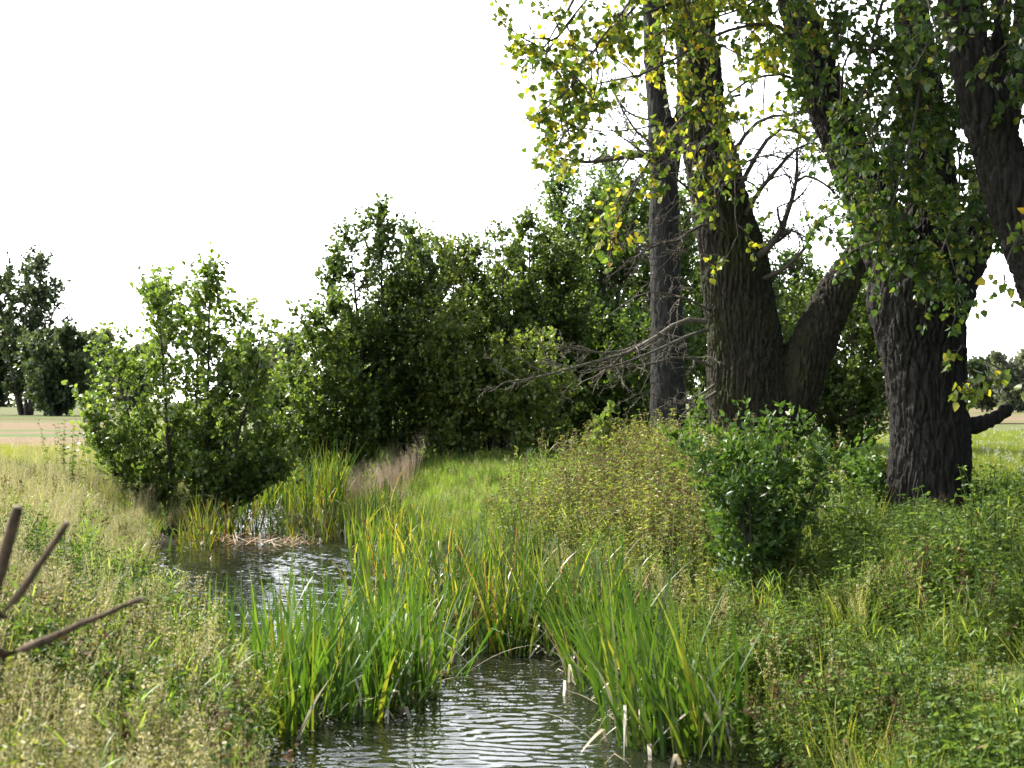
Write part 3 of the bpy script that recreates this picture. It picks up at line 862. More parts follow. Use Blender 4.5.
# --- forked trunk
def poplar_forked():
    rng = np.random.default_rng(102)
    D = 27.0
    base = pix(752, 486, D)
    root = empty('poplar_tree', base, 'forked poplar with mossy bark whose thick limb rises to the right', 'tree', PG)
    trunk = limb([(752, 505, D, 60), (752, 486, D, 54), (752, 460, D, 47), (752, 425, D, 43), (749, 390, D, 42), (745, 345, D, 39), (739, 300, D, 36), (732, 250, D, 33), (722, 210, D, 30), (713, 170, D, 28), (704, 120, D, 25), (698, 60, D, 23), (693, 0, D, 21), (688, -100, D, 16), (690, -220, D, 10), (695, -300, D, 5)], 90)
    l2 = limb([(772, 430, D - .1, 30), (790, 400, D - .1, 28), (806, 362, D - .2, 25), (820, 328, D - .2, 23), (838, 292, D - .2, 20), (852, 268, D - .2, 17), (864, 244, D - .2, 14), (885, 190, D, 12), (905, 110, D, 10), (925, 0, D + .3, 8), (935, -120, D + .3, 4)])
    woody('trunk', [trunk, l2], M_BARK_M, root, .022, furrow=.045)
    # bare grey branches low on the left
    S = [
        [(706, 322, D - .3), (682, 321, D - .6), (655, 338, D - 1), (628, 350, D - 1.4), (600, 353, D - 1.7), (563, 346, D - 2)],
        [(655, 338, D - 1), (630, 352, D - 1.5), (602, 360, D - 1.8), (565, 370, D - 2.1), (535, 378, D - 2.4), (505, 382, D - 2.6)],
        [(710, 366, D - .4), (694, 360, D - .8), (676, 357, D - 1), (655, 363, D - 1.2), (620, 368, D - 1.4), (585, 366, D - 1.6)],
        [(708, 330, D - .4), (690, 335, D - .9), (668, 345, D - 1.3), (640, 357, D - 1.6), (610, 367, D - 2), (580, 371, D - 2.2)],
        [(716, 392, D - .5), (704, 400, D - .9), (692, 407, D - 1.2), (682, 415, D - 1.5), (676, 424, D - 1.7), (672, 432, D - 1.8)],
        [(714, 385, D - .5), (700, 395, D - .9), (682, 403, D - 1.2), (665, 401, D - 1.4), (650, 392, D - 1.6), (632, 396, D - 1.8)],
        [(708, 310, D - .3), (690, 300, D - .7), (672, 295, D - 1.1), (650, 292, D - 1.5), (630, 300, D - 1.7), (610, 315, D - 1.9)],
        [(600, 353, D - 1.7), (585, 352, D - 1.8), (575, 353, D - 1.9), (568, 349, D - 1.9), (563, 342, D - 2), (561, 334, D - 2)],
    ]
    mb = dead_twigs(rng, majors(S, 9), [.06, .045, .036, .036, .03, .025, .03, .018], levels=3, n=(10, 7, 2), frac=.45, bend=.32)
    mb.build('dead_branches', M_DEAD, root)
    S = [
        [(756, 258, D - .4), (768, 248, D - .6), (780, 232, D - .7), (789, 208, D - .8), (796, 182, D - .8), (797, 150, D - .8)],
        [(745, 215, D - .4), (760, 190, D - .6), (775, 172, D - .8), (795, 150, D - 1), (815, 140, D - 1), (835, 120, D - 1)],
        [(738, 190, D - .4), (760, 150, D - .8), (778, 130, D - 1), (800, 132, D - 1.2), (820, 148, D - 1.3), (838, 172, D - 1.4)],
        [(728, 165, D - .4), (745, 135, D - .8), (765, 118, D - 1), (790, 115, D - 1.2), (815, 110, D - 1.3), (840, 95, D - 1.3)],
        [(715, 190, D - .4), (700, 165, D - .8), (680, 150, D - 1), (660, 148, D - 1.3), (635, 130, D - 1.5), (615, 95, D - 1.7)],
        [(720, 205, D - .4), (700, 200, D - 1), (690, 190, D - 1.2), (665, 170, D - 1.5), (640, 150, D - 1.7), (605, 125, D - 1.9)],
        [(760, 280, D - .4), (785, 268, D - .8), (805, 248, D - 1), (815, 225, D - 1), (830, 215, D - 1), (850, 218, D - 1)],
        [(735, 240, D - .4), (712, 225, D - 1), (695, 228, D - 1.3), (680, 240, D - 1.5), (655, 245, D - 1.7), (630, 262, D - 1.9)],
        [(796, 182, D - .8), (806, 176, D - .9), (818, 180, D - 1), (832, 190, D - 1), (846, 205, D - 1), (858, 225, D - 1)],
        [(730, 230, D - .4), (715, 200, D - .8), (720, 180, D - 1), (740, 165, D - 1.2), (765, 155, D - 1.3), (790, 160, D - 1.4)],
    ]
    mb = dead_twigs(rng, majors(S, 9), [.075, .05, .05, .045, .04, .035, .045, .04, .03, .04], levels=3, n=(14, 9, 3), frac=.55, bend=.32)
    mb.build('bare_branches', M_TWIG, root)
    H = high_boughs(rng, [trunk[50:], l2[30:]], 16, 4.5)
    crown(root, rng, H, np.full(16, .06), M_POPLAR_G, M_TWIG, leaf=.17, nbr=8, blen=1.5, ntw=6, nlf=7, tw_len=.8)
    B = majors([
        [(693, 0, D - .3), (650, -10, D - 1.5), (620, 20, D - 2.5), (605, 60, D - 3), (600, 90, D - 3.2)],
        [(700, 70, D - .3), (660, 50, D - 1.5), (640, 80, D - 2), (620, 60, D - 3), (590, 50, D - 3.5)],
        [(705, 120, D - .3), (725, 140, D - 1.2), (735, 175, D - 1.5), (735, 210, D - 1.6), (738, 235, D - 1.6)],
    ])
    crown(root, rng, B, [.04, .03, .03], M_POPLAR, M_TWIG, leaf=.12, nbr=6, blen=.8, ntw=4, nlf=6, tw_len=.45)
poplar_forked()

# --- slender grey trunk behind
def poplar_slender():
    rng = np.random.default_rng(103)
    D = 34.0
    base = pix(668, 469, D)
    root = empty('poplar_tree', base, 'slender straight grey poplar trunk left of the forked trunk', 'tree', PG)
    trunk = limb([(668, 485, D, 24), (668, 469, D, 22), (668, 430, D, 19.5), (668, 380, D, 18), (667, 320, D, 17), (665, 260, D, 16), (664, 200, D, 15), (662, 150, D, 14), (657, 95, D, 11), (652, 30, D, 10), (650, -60, D, 8), (650, -170, D, 4)], 70)
    l2 = limb([(666, 190, D, 11), (674, 150, D, 9), (682, 120, D, 8), (688, 60, D, 7), (690, -40, D, 5), (690, -120, D, 3)])
    woody('trunk', [trunk, l2], M_BARK_G, root, .05, furrow=.025)
    S = [
        [(655, 157, D - .3), (640, 155, D - .6), (620, 158, D - 1), (600, 161, D - 1.3), (580, 162, D - 1.6), (560, 158, D - 1.8)],
        [(655, 125, D - .3), (630, 130, D - 1), (600, 131, D - 1.5), (570, 125, D - 2), (540, 112, D - 2.4), (482, 85, D - 3)],
        [(655, 120, D - .3), (640, 118, D - .6), (625, 110, D - 1), (615, 95, D - 1.3), (608, 80, D - 1.5), (600, 50, D - 1.7)],
    ]
    mb = dead_twigs(rng, majors(S, 9), [.085, .025, .03], levels=2, n=9, frac=.4, bend=.25)
    mb.build('bare_branches', M_TWIG, root)
    H = high_boughs(rng, [trunk[45:]], 10, 4.0)
    crown(root, rng, H, np.full(10, .05), M_POPLAR_G, M_TWIG, leaf=.17, nbr=8, blen=1.4, ntw=5, nlf=7, tw_len=.8)
poplar_slender()

# --- leaning trunk at the right edge
def poplar_leaning():
    rng = np.random.default_rng(104)
    D = 15.5
    base = pix(1122, 548, D)
    root = empty('poplar_tree', base, 'dark poplar trunk leaning left across the upper right corner of the photo', 'tree', PG)
    trunk = limb([(1126, 590, D, 58), (1122, 548, D, 48), (1110, 480, D, 38), (1090, 400, D, 33), (1058, 310, D, 31), (1016, 205, D, 28.5), (982, 100, D, 25), (960, 0, D, 20), (942, -100, D - .2, 17), (930, -220, D - .4, 12), (925, -350, D - .6, 6)], 80)
    l2 = limb([(985, 110, D, 12), (998, 50, D + .2, 9), (1004, 0, D + .3, 8), (1015, -100, D + .6, 6), (1020, -240, D + .9, 3)])
    woody('trunk', [trunk, l2], M_BARK, root, .018)
    B = majors([
        [(1004, 0, D + .3), (1020, -20, D), (1035, 20, D - .3), (1030, 60, D - .4), (1022, 100, D - .5)],
        [(942, -100, D - .2), (925, -50, D - .9), (925, -10, D - 1.2), (935, 20, D - 1.3), (925, 50, D - 1.4)],
        [(960, 0, D - .3), (975, -20, D - .9), (1000, -10, D - 1.1), (1015, 10, D - 1.2), (1022, 40, D - 1.2)],
    ])
    crown(root, rng, B, [.025, .025, .02], M_POPLAR_G, M_TWIG, leaf=.1, nbr=9, blen=.6, ntw=5, nlf=7, tw_len=.32)
    B = majors([
        [(1040, 260, D - .2), (1025, 240, D - .8), (1014, 245, D - 1.1), (1008, 258, D - 1.3), (1004, 275, D - 1.3)],
        [(1100, 420, D - .3), (1060, 395, D - .6), (1020, 380, D - .8), (985, 360, D - 1), (962, 345, D - 1.1)],
        [(985, 360, D - 1), (988, 372, D - 1.1), (985, 385, D - 1.1), (982, 395, D - 1.1), (980, 402, D - 1.1)],
    ])
    crown(root, rng, B, [.016, .014, .007], M_POPLAR, M_TWIG, leaf=.1, nbr=4, blen=.25, ntw=3, nlf=4, tw_len=.2)
    H = high_boughs(rng, [trunk[55:], l2[30:]], 22, 4.0)
    crown(root, rng, H, np.full(22, .05), M_POPLAR_G, M_TWIG, leaf=.14, nbr=9, blen=1.4, ntw=6, nlf=7, tw_len=.7)
poplar_leaning()

# ------------------------------------------------------------------ shrubs
make_tree('elder_shrub', 'dark green elder shrub with shiny leaves on the right bank before the thick trunk', 'shrub', (2.66, 15.2), 1.86, 1.2, 61, M_ELDER, M_ABARK,
          leaf=.095, nst=9, nbr=16, ntw=5, nlf=8, tmpl=(.3, .24, .68, .19), spread=.95, tw_len=.24, r0=.05, low=.1, prof=lambda t: .35 + .5 * np.sin(np.clip(t, 0, 1) * PI))
make_tree('elder_shrub', 'small fresh green sapling poking out of the tall weeds left of the forked trunk', 'shrub', (bank_x(606, 23), 23), 1.5, .5, 62, M_ALDER_Y, M_ABARK,
          leaf=.12, nst=2, nbr=9, ntw=3, nlf=6, spread=.5, tw_len=.2, r0=.03)
make_tree('bramble_shrub', 'small low bramble bush at the left foot of the thick trunk', 'shrub', (bank_x(868, 19.2), 19.2), .42, .8, 63, M_ELDER, M_ABARK,
          leaf=.08, nst=6, nbr=10, ntw=5, nlf=7, spread=1.0, tw_len=.25, r0=.03)

# ------------------------------------------------------------------ low plants: prototypes scattered over the banks
def strips(mb, rng, P, az, lean, curve, L, W, K=6, mi=0, kink=None, tip=2.2):
    """Grass and reed blades: N tapering ribbons that bend over; kink (N,) is where a blade snaps, 0 for none."""
    N = len(P)
    s = np.linspace(0, 1, K)
    th = lean[:, None] + curve[:, None] * s[None, :] ** 1.6
    if kink is not None:
        th = th + np.where((kink[:, None] > 0) & (s[None, :] > kink[:, None]), 1.35, 0)
    dl = (L / (K - 1))[:, None]
    hx = np.concatenate([np.zeros((N, 1)), np.cumsum(np.sin(th[:, :-1]) * dl, 1)], 1)
    hz = np.concatenate([np.zeros((N, 1)), np.cumsum(np.cos(th[:, :-1]) * dl, 1)], 1)
    ca, sa = np.cos(az), np.sin(az)
    C = P[:, None, :] + np.stack([hx * ca[:, None], hx * sa[:, None], hz], -1)
    tw = rng.normal(size=N) * .7
    side = np.stack([-np.sin(az + tw), np.cos(az + tw), np.zeros(N)], -1)
    w = W[:, None] * .5 * (np.clip(1 - s ** tip, 0.03, 1) * (.75 + .25 * np.sin(s * PI)))[None, :]
    V = np.stack([C - side[:, None, :] * w[..., None], C + side[:, None, :] * w[..., None]], 2)
    b = np.arange(N)[:, None] * K * 2 + np.arange(K - 1)[None, :] * 2
    F = np.stack([b, b + 1, b + 3, b + 2], -1).reshape(-1, 4)
    mb.add(V, F, mi)
    return C

def disc(rng, n, r):
    a, q = rng.uniform(0, 2 * PI, n), r * np.sqrt(rng.uniform(0, 1, n))
    return np.stack([q * np.cos(a), q * np.sin(a), np.zeros(n)], -1)

def p_tuft(seed, h=.45, n=34, r=.14, mat=M_GRASS, w=.009, lean=.5, curve=1.0, K=5):
    rng = np.random.default_rng(seed)
    mb = MB()
    P = disc(rng, n, r)
    az = np.arctan2(P[:, 1], P[:, 0]) + rng.normal(size=n) * .9
    strips(mb, rng, P, az, np.abs(rng.normal(size=n)) * lean * .6, rng.uniform(.1, curve, n), h * rng.uniform(.5, 1.2, n), w * rng.uniform(.6, 1.3, n), K=K)
    return mb, [mat]

def p_panicle(seed, h=.85, n=9, r=.13, mat=M_STRAW, head=.18, blades=10, bmat=M_GRASS, dens=34):
    """Grass gone to seed: straw stems with a loose feathery head."""
    rng = np.random.default_rng(seed)
    mb = MB()
    P = disc(rng, n, r)
    az = rng.uniform(0, 2 * PI, n)
    C = strips(mb, rng, P, az, np.abs(rng.normal(size=n)) * .12, rng.uniform(.05, .5, n), h * rng.uniform(.65, 1.1, n), np.full(n, .005), K=6, tip=9)
    hd = head / h
    t = 1 - hd * rng.uniform(0, 1.3, (n, dens))
    Q, T = sample_line(C, t)
    off = rng.normal(size=Q.shape) * np.array([.022, .022, .012])
    leaves(mb, rng, (Q + off).reshape(-1, 3), (T + rng.normal(size=T.shape) * .6).reshape(-1, 3), .019 * rng.uniform(.6, 1.3, n * dens), T_LANCE, 0, up=.1)
    P = disc(rng, blades, r)
    strips(mb, rng, P, rng.uniform(0, 2 * PI, blades), np.abs(rng.normal(size=blades)) * .35, rng.uniform(.2, 1.1, blades), h * .6 * rng.uniform(.5, 1.1, blades), np.full(blades, .009), K=5, mi=1)
    return mb, [mat, bmat]

def p_herb(seed, h=.6, n=5, r=.12, leafmat=M_HERB, stemmat=M_HERB, leaf=.065, pairs=9, tmpl=T_NETTLE, top=None, lean=.15, low=.12, topn=14, topsize=.014):
    """Upright herb: stems with leaf pairs in tiers, small seed clusters at the top if top is a material."""
    rng = np.random.default_rng(seed)
    mb = MB()
    P = disc(rng, n, r)
    H = h * rng.uniform(.6, 1.1, n)
    D = np.stack([rng.normal(size=n) * lean, rng.normal(size=n) * lean, np.ones(n)], -1)
    st = grow(rng, P, D, H, K=6, bend=.05, rise=.02)
    tubes(mb, st, np.linspace(.0045, .002, 6)[None, :].repeat(n, 0), m=3, mi=1)
    t = np.linspace(low, 1, pairs)[None, :] + rng.normal(size=(n, pairs)) * .02
    Q, T = sample_line(st, t)
    for sgn in (0, PI):
        a = (np.arange(pairs) % 2 * PI / 2)[None, :] + rng.uniform(0, 2 * PI, (n, 1)) + sgn + rng.normal(size=(n, pairs)) * .35
        Dl = np.stack([np.cos(a), np.sin(a), rng.uniform(-.35, .55, a.shape)], -1)
        sz = leaf * (1.15 - .6 * np.clip(t, 0, 1)) * rng.uniform(.7, 1.2, a.shape)
        leaves(mb, rng, Q.reshape(-1, 3), Dl.reshape(-1, 3), sz.ravel(), tmpl, 0, up=1.2, droop=.25)
    mats = [leafmat, stemmat]
    if top:
        t = rng.uniform(.72, 1.0, (n, topn))
        Q, T = sample_line(st, t)
        Q = Q + rng.normal(size=Q.shape) * .02
        leaves(mb, rng, Q.reshape(-1, 3), rng.normal(size=(n * topn, 3)), topsize * rng.uniform(.6, 1.4, n * topn), T_ALDER, 2)
        mats.append(top)
    return mb, mats

def p_cane(seed, h=1.1, n=5, r=.12, leafmat=M_GRASS_G, leaf=.24, nl=9, w=.02):
    """Reed-grass: stem with long arching leaves."""
    rng = np.random.default_rng(seed)
    mb = MB()
    P = disc(rng, n, r)
    D = np.stack([rng.normal(size=n) * .1, rng.normal(size=n) * .1, np.ones(n)], -1)
    st = grow(rng, P, D, h * rng.uniform(.6, 1.1, n), K=6, bend=.04)
    tubes(mb, st, np.linspace(.005, .002, 6)[None, :].repeat(n, 0), m=3)
    t = rng.uniform(.15, 1, (n, nl))
    Q, _ = sample_line(st, t)
    N = n * nl
    strips(mb, rng, Q.reshape(-1, 3), rng.uniform(0, 2 * PI, N), rng.uniform(.3, .8, N), rng.uniform(.4, 1.3, N), leaf * rng.uniform(.6, 1.2, N), np.full(N, w), K=5)
    return mb, [leafmat]

PROTO = {}
def proto(key, makers):
    """A hidden collection of plant variants; only the scattered plants show."""
    c = bpy.data.collections.new('plants_' + key)
    for i, (mb, mats) in enumerate(makers):
        c.objects.link(mb.build('plant_%s_%02d' % (key, i), mats, link=False))
    PROTO[key] = (c, len(makers))

proto('tuft', [p_tuft(i, h=.42) for i in range(4)])
proto('fresh', [p_tuft(10 + i, h=.30, mat=M_GRASS_G, n=40, r=.16, w=.008) for i in range(4)])
proto('lawn', [p_tuft(20 + i, h=.20, mat=M_GRASS, n=46, r=.22, w=.008, K=4) for i in range(3)])
proto('panicle', [p_panicle(30 + i) for i in range(5)])
proto('straw', [p_panicle(36 + i, h=.7, n=14, head=.3, dens=46, blades=6, bmat=M_STRAW, r=.17) for i in range(4)])
proto('nettle', [p_herb(40 + i, h=.62, leaf=.075) for i in range(5)])
proto('herb', [p_herb(50 + i, h=.4, n=8, r=.16, leaf=.05, pairs=8, lean=.35, tmpl=(.3, .24, .7, .2)) for i in range(5)])
proto('seedherb', [p_herb(56 + i, h=.75, n=6, r=.15, leaf=.055, pairs=12, leafmat=M_HERB_Y, stemmat=M_STRAW, tmpl=T_LANCE, top=M_STRAW, topn=30, topsize=.018) for i in range(5)])
proto('brownherb', [p_herb(62 + i, h=.5, n=6, r=.15, leaf=.05, pairs=8, leafmat=M_HERB, stemmat=M_BROWN, top=M_BROWN, topn=16, topsize=.022, lean=.25) for i in range(4)])
proto('weed', [p_herb(68 + i, h=1.15, n=6, r=.16, leaf=.085, pairs=16, leafmat=(M_WEED, M_HERB_Y)[i % 2], stemmat=M_STRAW, tmpl=T_LANCE, top=M_BROWN, topn=(14, 4)[i % 2], topsize=.026, lean=.16, low=.2) for i in range(6)])
proto('cane', [p_cane(74 + i) for i in range(4)])
proto('plume', [p_panicle(80 + i, h=1.0, n=10, mat=M_PINK, head=.3, dens=60) for i in range(4)])
proto('umbel', [p_herb(86 + i, h=.4, n=4, r=.2, leaf=.04, pairs=5, top=M_WHITE, topn=16, topsize=.02) for i in range(3)])

GN_CACHE = {}
def scatter_group(coll):
    ng = bpy.data.node_groups.new('scatter_' + coll.name, 'GeometryNodeTree')
    ng.interface.new_socket('Geometry', in_out='INPUT', socket_type='NodeSocketGeometry')
    ng.interface.new_socket('Geometry', in_out='OUTPUT', socket_type='NodeSocketGeometry')
    n, l = ng.nodes, ng.links
    gi, go = n.new('NodeGroupInput'), n.new('NodeGroupOutput')
    inst = n.new('GeometryNodeInstanceOnPoints')
    ci = n.new('GeometryNodeCollectionInfo')
    ci.inputs['Collection'].default_value = coll
    ci.inputs['Separate Children'].default_value = True
    ci.inputs['Reset Children'].default_value = True
    def attr(nm, ty):
        a = n.new('GeometryNodeInputNamedAttribute')
        a.data_type = ty
        a.inputs['Name'].default_value = nm
        return a.outputs['Attribute']
    l.new(gi.outputs[0], inst.inputs['Points'])
    l.new(ci.outputs[0], inst.inputs['Instance'])
    inst.inputs['Pick Instance'].default_value = True
    l.new(attr('variant', 'INT'), inst.inputs['Instance Index'])
    l.new(attr('turn', 'FLOAT_VECTOR'), inst.inputs['Rotation'])
    l.new(attr('size', 'FLOAT'), inst.inputs['Scale'])
    l.new(inst.outputs[0], go.inputs[0])
    return ng

def scatter(name, key, P, rng, smin=.7, smax=1.3, tilt=.12, label=None, cat=None, kind='stuff', size=None):
    coll, nv = PROTO[key]
    n = len(P)
    me = bpy.data.meshes.new(name)
    me.vertices.add(n)
    me.vertices.foreach_set('co', P.astype(np.float32).ravel())
    a = me.attributes.new('turn', 'FLOAT_VECTOR', 'POINT')
    a.data.foreach_set('vector', np.stack([rng.normal(size=n) * tilt, rng.normal(size=n) * tilt, rng.uniform(0, 2 * PI, n)], -1).astype(np.float32).ravel())
    a = me.attributes.new('size', 'FLOAT', 'POINT')
    a.data.foreach_set('value', ((rng.uniform(smin, smax, n)) * (1 if size is None else size)).astype(np.float32))
    a = me.attributes.new('variant', 'INT', 'POINT')
    a.data.foreach_set('value', rng.integers(0, nv, n).astype(np.int32))
    me.update()
    o = bpy.data.objects.new(name, me)
    sc.collection.objects.link(o)
    md = o.modifiers.new('scatter', 'NODES')
    if key not in GN_CACHE:
        GN_CACHE[key] = scatter_group(coll)
    md.node_group = GN_CACHE[key]
    return tag(o, label, cat, kind=kind)

def fbm(x, y, s, seed=0):
    """Cheap smooth noise in about [-1, 1]."""
    r = np.random.default_rng(seed)
    out = 0
    for k in range(5):
        a, p, f = r.uniform(0, 2 * PI), r.uniform(0, 2 * PI), s * r.uniform(.6, 1.9)
        out = out + np.sin((x * math.cos(a) + y * math.sin(a)) * f * 2 * PI + p)
    return out / 2.6

def field(rng, n, y0, y1, xmargin=2.5, power=1.0):
    """n random ground points in the seen wedge between depths y0 and y1, denser near the camera for power > 1."""
    y = y0 + (y1 - y0) * rng.uniform(0, 1, n) ** power
    half = y * .385 + xmargin
    x = rng.uniform(-1, 1, n) * half
    return x, y

def pick(x, y, m):
    x, y = x[m], y[m]
    return np.stack([x, y, ground_z(x, y) - .02], -1)

TRUNKS = [(5.55, 18.8, .75), (4.63, 27, 1.15), (3.8, 34, .7), (6.75, 15.5, .6)]
def clear(x, y):
    m = np.ones(len(x), bool)
    for a, b, r in TRUNKS:
        m &= (x - a) ** 2 + (y - b) ** 2 > r * r
    return m & ~((np.abs(x - .292 * y) < .6) & (y > 14.0) & (y < 19))

def undergrowth():
    rng = np.random.default_rng(7)
    # ---- left bank
    x, y = field(rng, 30000, 2.6, 40, power=1.4)
    e = edge_l(y) - x
    a, b, c = fbm(x, y, .2, 1), fbm(x, y, .16, 2), fbm(x, y, .45, 4)
    u = rng.uniform(0, 1, len(x))
    near = y < 8
    L = (e > -.12) & (x > -24) & ((c > -.55) | near | (e < 1.6)) & ~((y > 32) & (e > 3))
    far = np.where(y > 24, np.where(x < -9, .55, .72), 1.0)
    straw = L & ((b > .45) | near | ((e < 2.2) & (y > 17))) & (u < .5)
    nett = L & ~straw & (a > -.1) & ~near
    rest = L & ~straw & ~nett
    def sz(m):
        return far[m]
    m = straw & (u < .34)
    scatter('straw_grass', 'straw', pick(x, y, m), rng, .6, 1.2, label='straw coloured seeding grass on the left bank', cat='grass', size=sz(m))
    m = (rest & (u < .35)) | (near & L & (u > .5) & (u < .72))
    scatter('seeding_weeds', 'seedherb', pick(x, y, m), rng, .55, 1.2, label='pale yellow seeding weeds on the left bank', cat='weeds', size=sz(m))
    m = (nett & (u < .62)) | (near & L & (u > .93))
    scatter('nettles', 'nettle', pick(x, y, m), rng, .6, 1.3, label='patches of green nettles on the left bank', cat='weeds', size=sz(m))
    m = (nett & (u > .62) & (u < .75)) | (rest & (u > .35) & (u < .5))
    scatter('low_herbs', 'herb', pick(x, y, m), rng, .8, 1.6, label='low small leaved herbs on the left bank', cat='weeds', size=sz(m))
    m = rest & (u > .55)
    scatter('grass', 'tuft', pick(x, y, m), rng, .8, 1.6, label='yellow green rough grass on the left bank', cat='grass', size=sz(m))
    m = L & (u > .965) & (y > 7)
    scatter('dead_stalks', 'brownherb', pick(x, y, m), rng, .9, 1.6, label='brown seed stalks standing among the left bank weeds', cat='weeds', size=sz(m))
    m = L & (e < 1.3) & (u > .74) & (u < .93) & (y > 6)
    scatter('reed_grass', 'cane', pick(x, y, m), rng, .4, .8, label='yellow green reed grass along the left water edge', cat='grass', size=sz(m))
    x, y = field(rng, 5000, 3, 34, power=1.2)
    e = edge_l(y) - x
    scatter('seeding_grass', 'panicle', pick(x, y, (e > .2) & (e < 14) & (rng.uniform(0, 1, len(x)) < .45)), rng, .6, 1.05, label='tall thin seeding grass stems on the left bank', cat='grass')
    # rank growth along both sides of the stream further up
    x = rng.uniform(-16, -3, 5200)
    y = rng.uniform(33, 62, 5200)
    e = out_dist(x, y)
    u = rng.uniform(0, 1, 5200)
    m = (e > -.1) & (e < 2.8)
    scatter('reed_grass', 'cane', pick(x, y, m & (u < .5)), rng, .6, 1.1, label='rank reed grass along the far upper stream', cat='grass')
    scatter('seeding_weeds', 'seedherb', pick(x, y, m & (u > .5)), rng, .7, 1.2, label='yellowish weeds along the far upper stream', cat='weeds')
    # ---- right bank, slope in the shade
    x, y = field(rng, 34000, 5.5, 21, power=1.2)
    e = x - edge_r(y)
    Rm = (e > -.15) & clear(x, y)
    u = rng.uniform(0, 1, len(x))
    a, b, c = fbm(x, y, .3, 3), fbm(x, y, .42, 6), fbm(x, y, .9, 8)
    slope = Rm & (y < 18.5) & ((c > -.75) | (e < .5))
    sz = .8 + .45 * np.clip(b, -1, 1)
    m = slope & ((u < .26) | ((u > .32) & (u < .36))) & (a < .6)
    scatter('low_herbs', 'herb', pick(x, y, m), rng, .7, 1.6, label='low small leaved green herbs covering the right bank', cat='weeds', size=sz[m])
    m = slope & (u > .26) & (u < .32) & (a < .3)
    scatter('brown_seed_weeds', 'brownherb', pick(x, y, m), rng, .6, 1.3, label='herbs with reddish brown seed heads on the right bank', cat='weeds', size=sz[m])
    m = Rm & (u > .36) & (u < .58) & (a > -.3)
    scatter('nettles', 'nettle', pick(x, y, m), rng, .7, 1.4, label='green nettles on the right bank under the poplars', cat='weeds', size=(sz * np.clip(.45 + y / 24, 0, 1))[m])
    m = Rm & (u > .60) & (u < .70) & (b > -.5)
    scatter('grass', 'tuft', pick(x, y, m), rng, .6, 1.4, label='rough grass among the herbs on the right bank', cat='grass')
    m = Rm & (u > .72) & (u < .74) & (a < .1)
    scatter('seeding_weeds', 'seedherb', pick(x, y, m), rng, .4, .9, label='feathery pale weeds among the herbs of the right bank', cat='weeds')
    m = Rm & (u > .80) & (u < .86) & (e > .8) & (b > 0)
    scatter('reed_grass', 'cane', pick(x, y, m), rng, .35, .75, label='fresh reed grass shoots among the herbs of the right bank', cat='grass')
    n = 420
    y = rng.uniform(14, 19, n)
    x = .292 * y + rng.uniform(-.7, .7, n)
    scatter('short_grass', 'lawn', pick(x, y, (x - 5.55) ** 2 + (y - 18.8) ** 2 > .45), rng, .6, 1.0, label='short grass before the foot of the thick front trunk', cat='grass')
    y = rng.uniform(13.8, 18.4, 560)
    x = .292 * y + rng.uniform(-.8, .8, 560)
    scatter('low_herbs', 'herb', pick(x, y, y > 0), rng, .5, 1.0, label='small herbs in the short grass before the thick trunk', cat='weeds')
    # ---- right bank further off: bright grass strip along the stream, straw mats
    x, y = field(rng, 26000, 16, 46, power=1.0)
    e = x - edge_r(y)
    u = rng.uniform(0, 1, len(x))
    strip = (e > .1) & (x < 2.4 + (y - 20) * .12) & clear(x, y)
    scatter('fresh_grass', 'fresh', pick(x, y, strip & (u < .6) & (y > 20)), rng, .6, 1.1, label='bright short grass on the far part of the right bank', cat='grass')
    scatter('low_herbs', 'herb', pick(x, y, strip & (u > .6) & (u < .8)), rng, .6, 1.2, label='low herbs in the sunlit grass before the alders', cat='weeds')
    scatter('seeding_weeds', 'seedherb', pick(x, y, strip & (u > .8) & (u < .9)), rng, .3, .6, label='thin seeding weeds before the alders', cat='weeds')
    # the hump of tall weeds
    n = 2600
    x = rng.normal(size=n) * .75 + 1.75
    y = rng.normal(size=n) * 2.0 + 20.6
    m = (x - edge_r(y) > .3) & (np.hypot(x - 2.7, y - 15.4) > 1.0)
    u = rng.uniform(0, 1, n)
    scatter('tall_weeds', 'weed', pick(x, y, m & (u < .38)), rng, .75, 1.25, label='tall yellow green weeds with brown seed heads left of the elder', cat='weeds')
    scatter('reed_grass', 'cane', pick(x, y, m & (u > .38) & (u < .6)), rng, .6, 1.0, label='tall reed grass among the brown headed weeds', cat='grass')
    scatter('straw_grass', 'straw', pick(x, y, m & (u > .6) & (y < 21)), rng, .7, 1.2, label='flattened straw grass below the tall weeds', cat='grass', tilt=.5)
    # pinkish plumes before the alders
    n = 70
    x = rng.normal(size=n) * .55 + bank_x(375, 33.5)
    y = rng.normal(size=n) * 1.2 + 33.5
    scatter('plume_grass', 'plume', pick(x, y, x - edge_r(y) > .1), rng, .6, 1.0, label='pinkish plume grass before the alder group', cat='grass')
    # ---- meadow behind the trunks and along the left field edge
    x, y = field(rng, 30000, 17, 75, xmargin=4, power=1.15)
    m = (x > 4.2 + np.maximum(0, 24 - y) * .12) & (x - edge_r(y) > 3) & clear(x, y)
    scatter('meadow_grass', 'lawn', pick(x, y, m), rng, .7, 1.5, label='short sunlit meadow grass behind the poplars', cat='grass')
    u = rng.uniform(0, 1, len(x))
    scatter('white_flowers', 'umbel', pick(x, y, m & (u < .05) & (y > 19) & (x > 6)), rng, .7, 1.1, label='small white flowers dotted in the right meadow', cat='flowers')
    m = (x < edge_l(y) - 2) & (y > 36) & (u < .8)
    scatter('meadow_grass', 'tuft', pick(x, y, m & (y < 46)), rng, .6, 1.0, label='rough grass along the edge of the stubble field', cat='grass')
undergrowth()

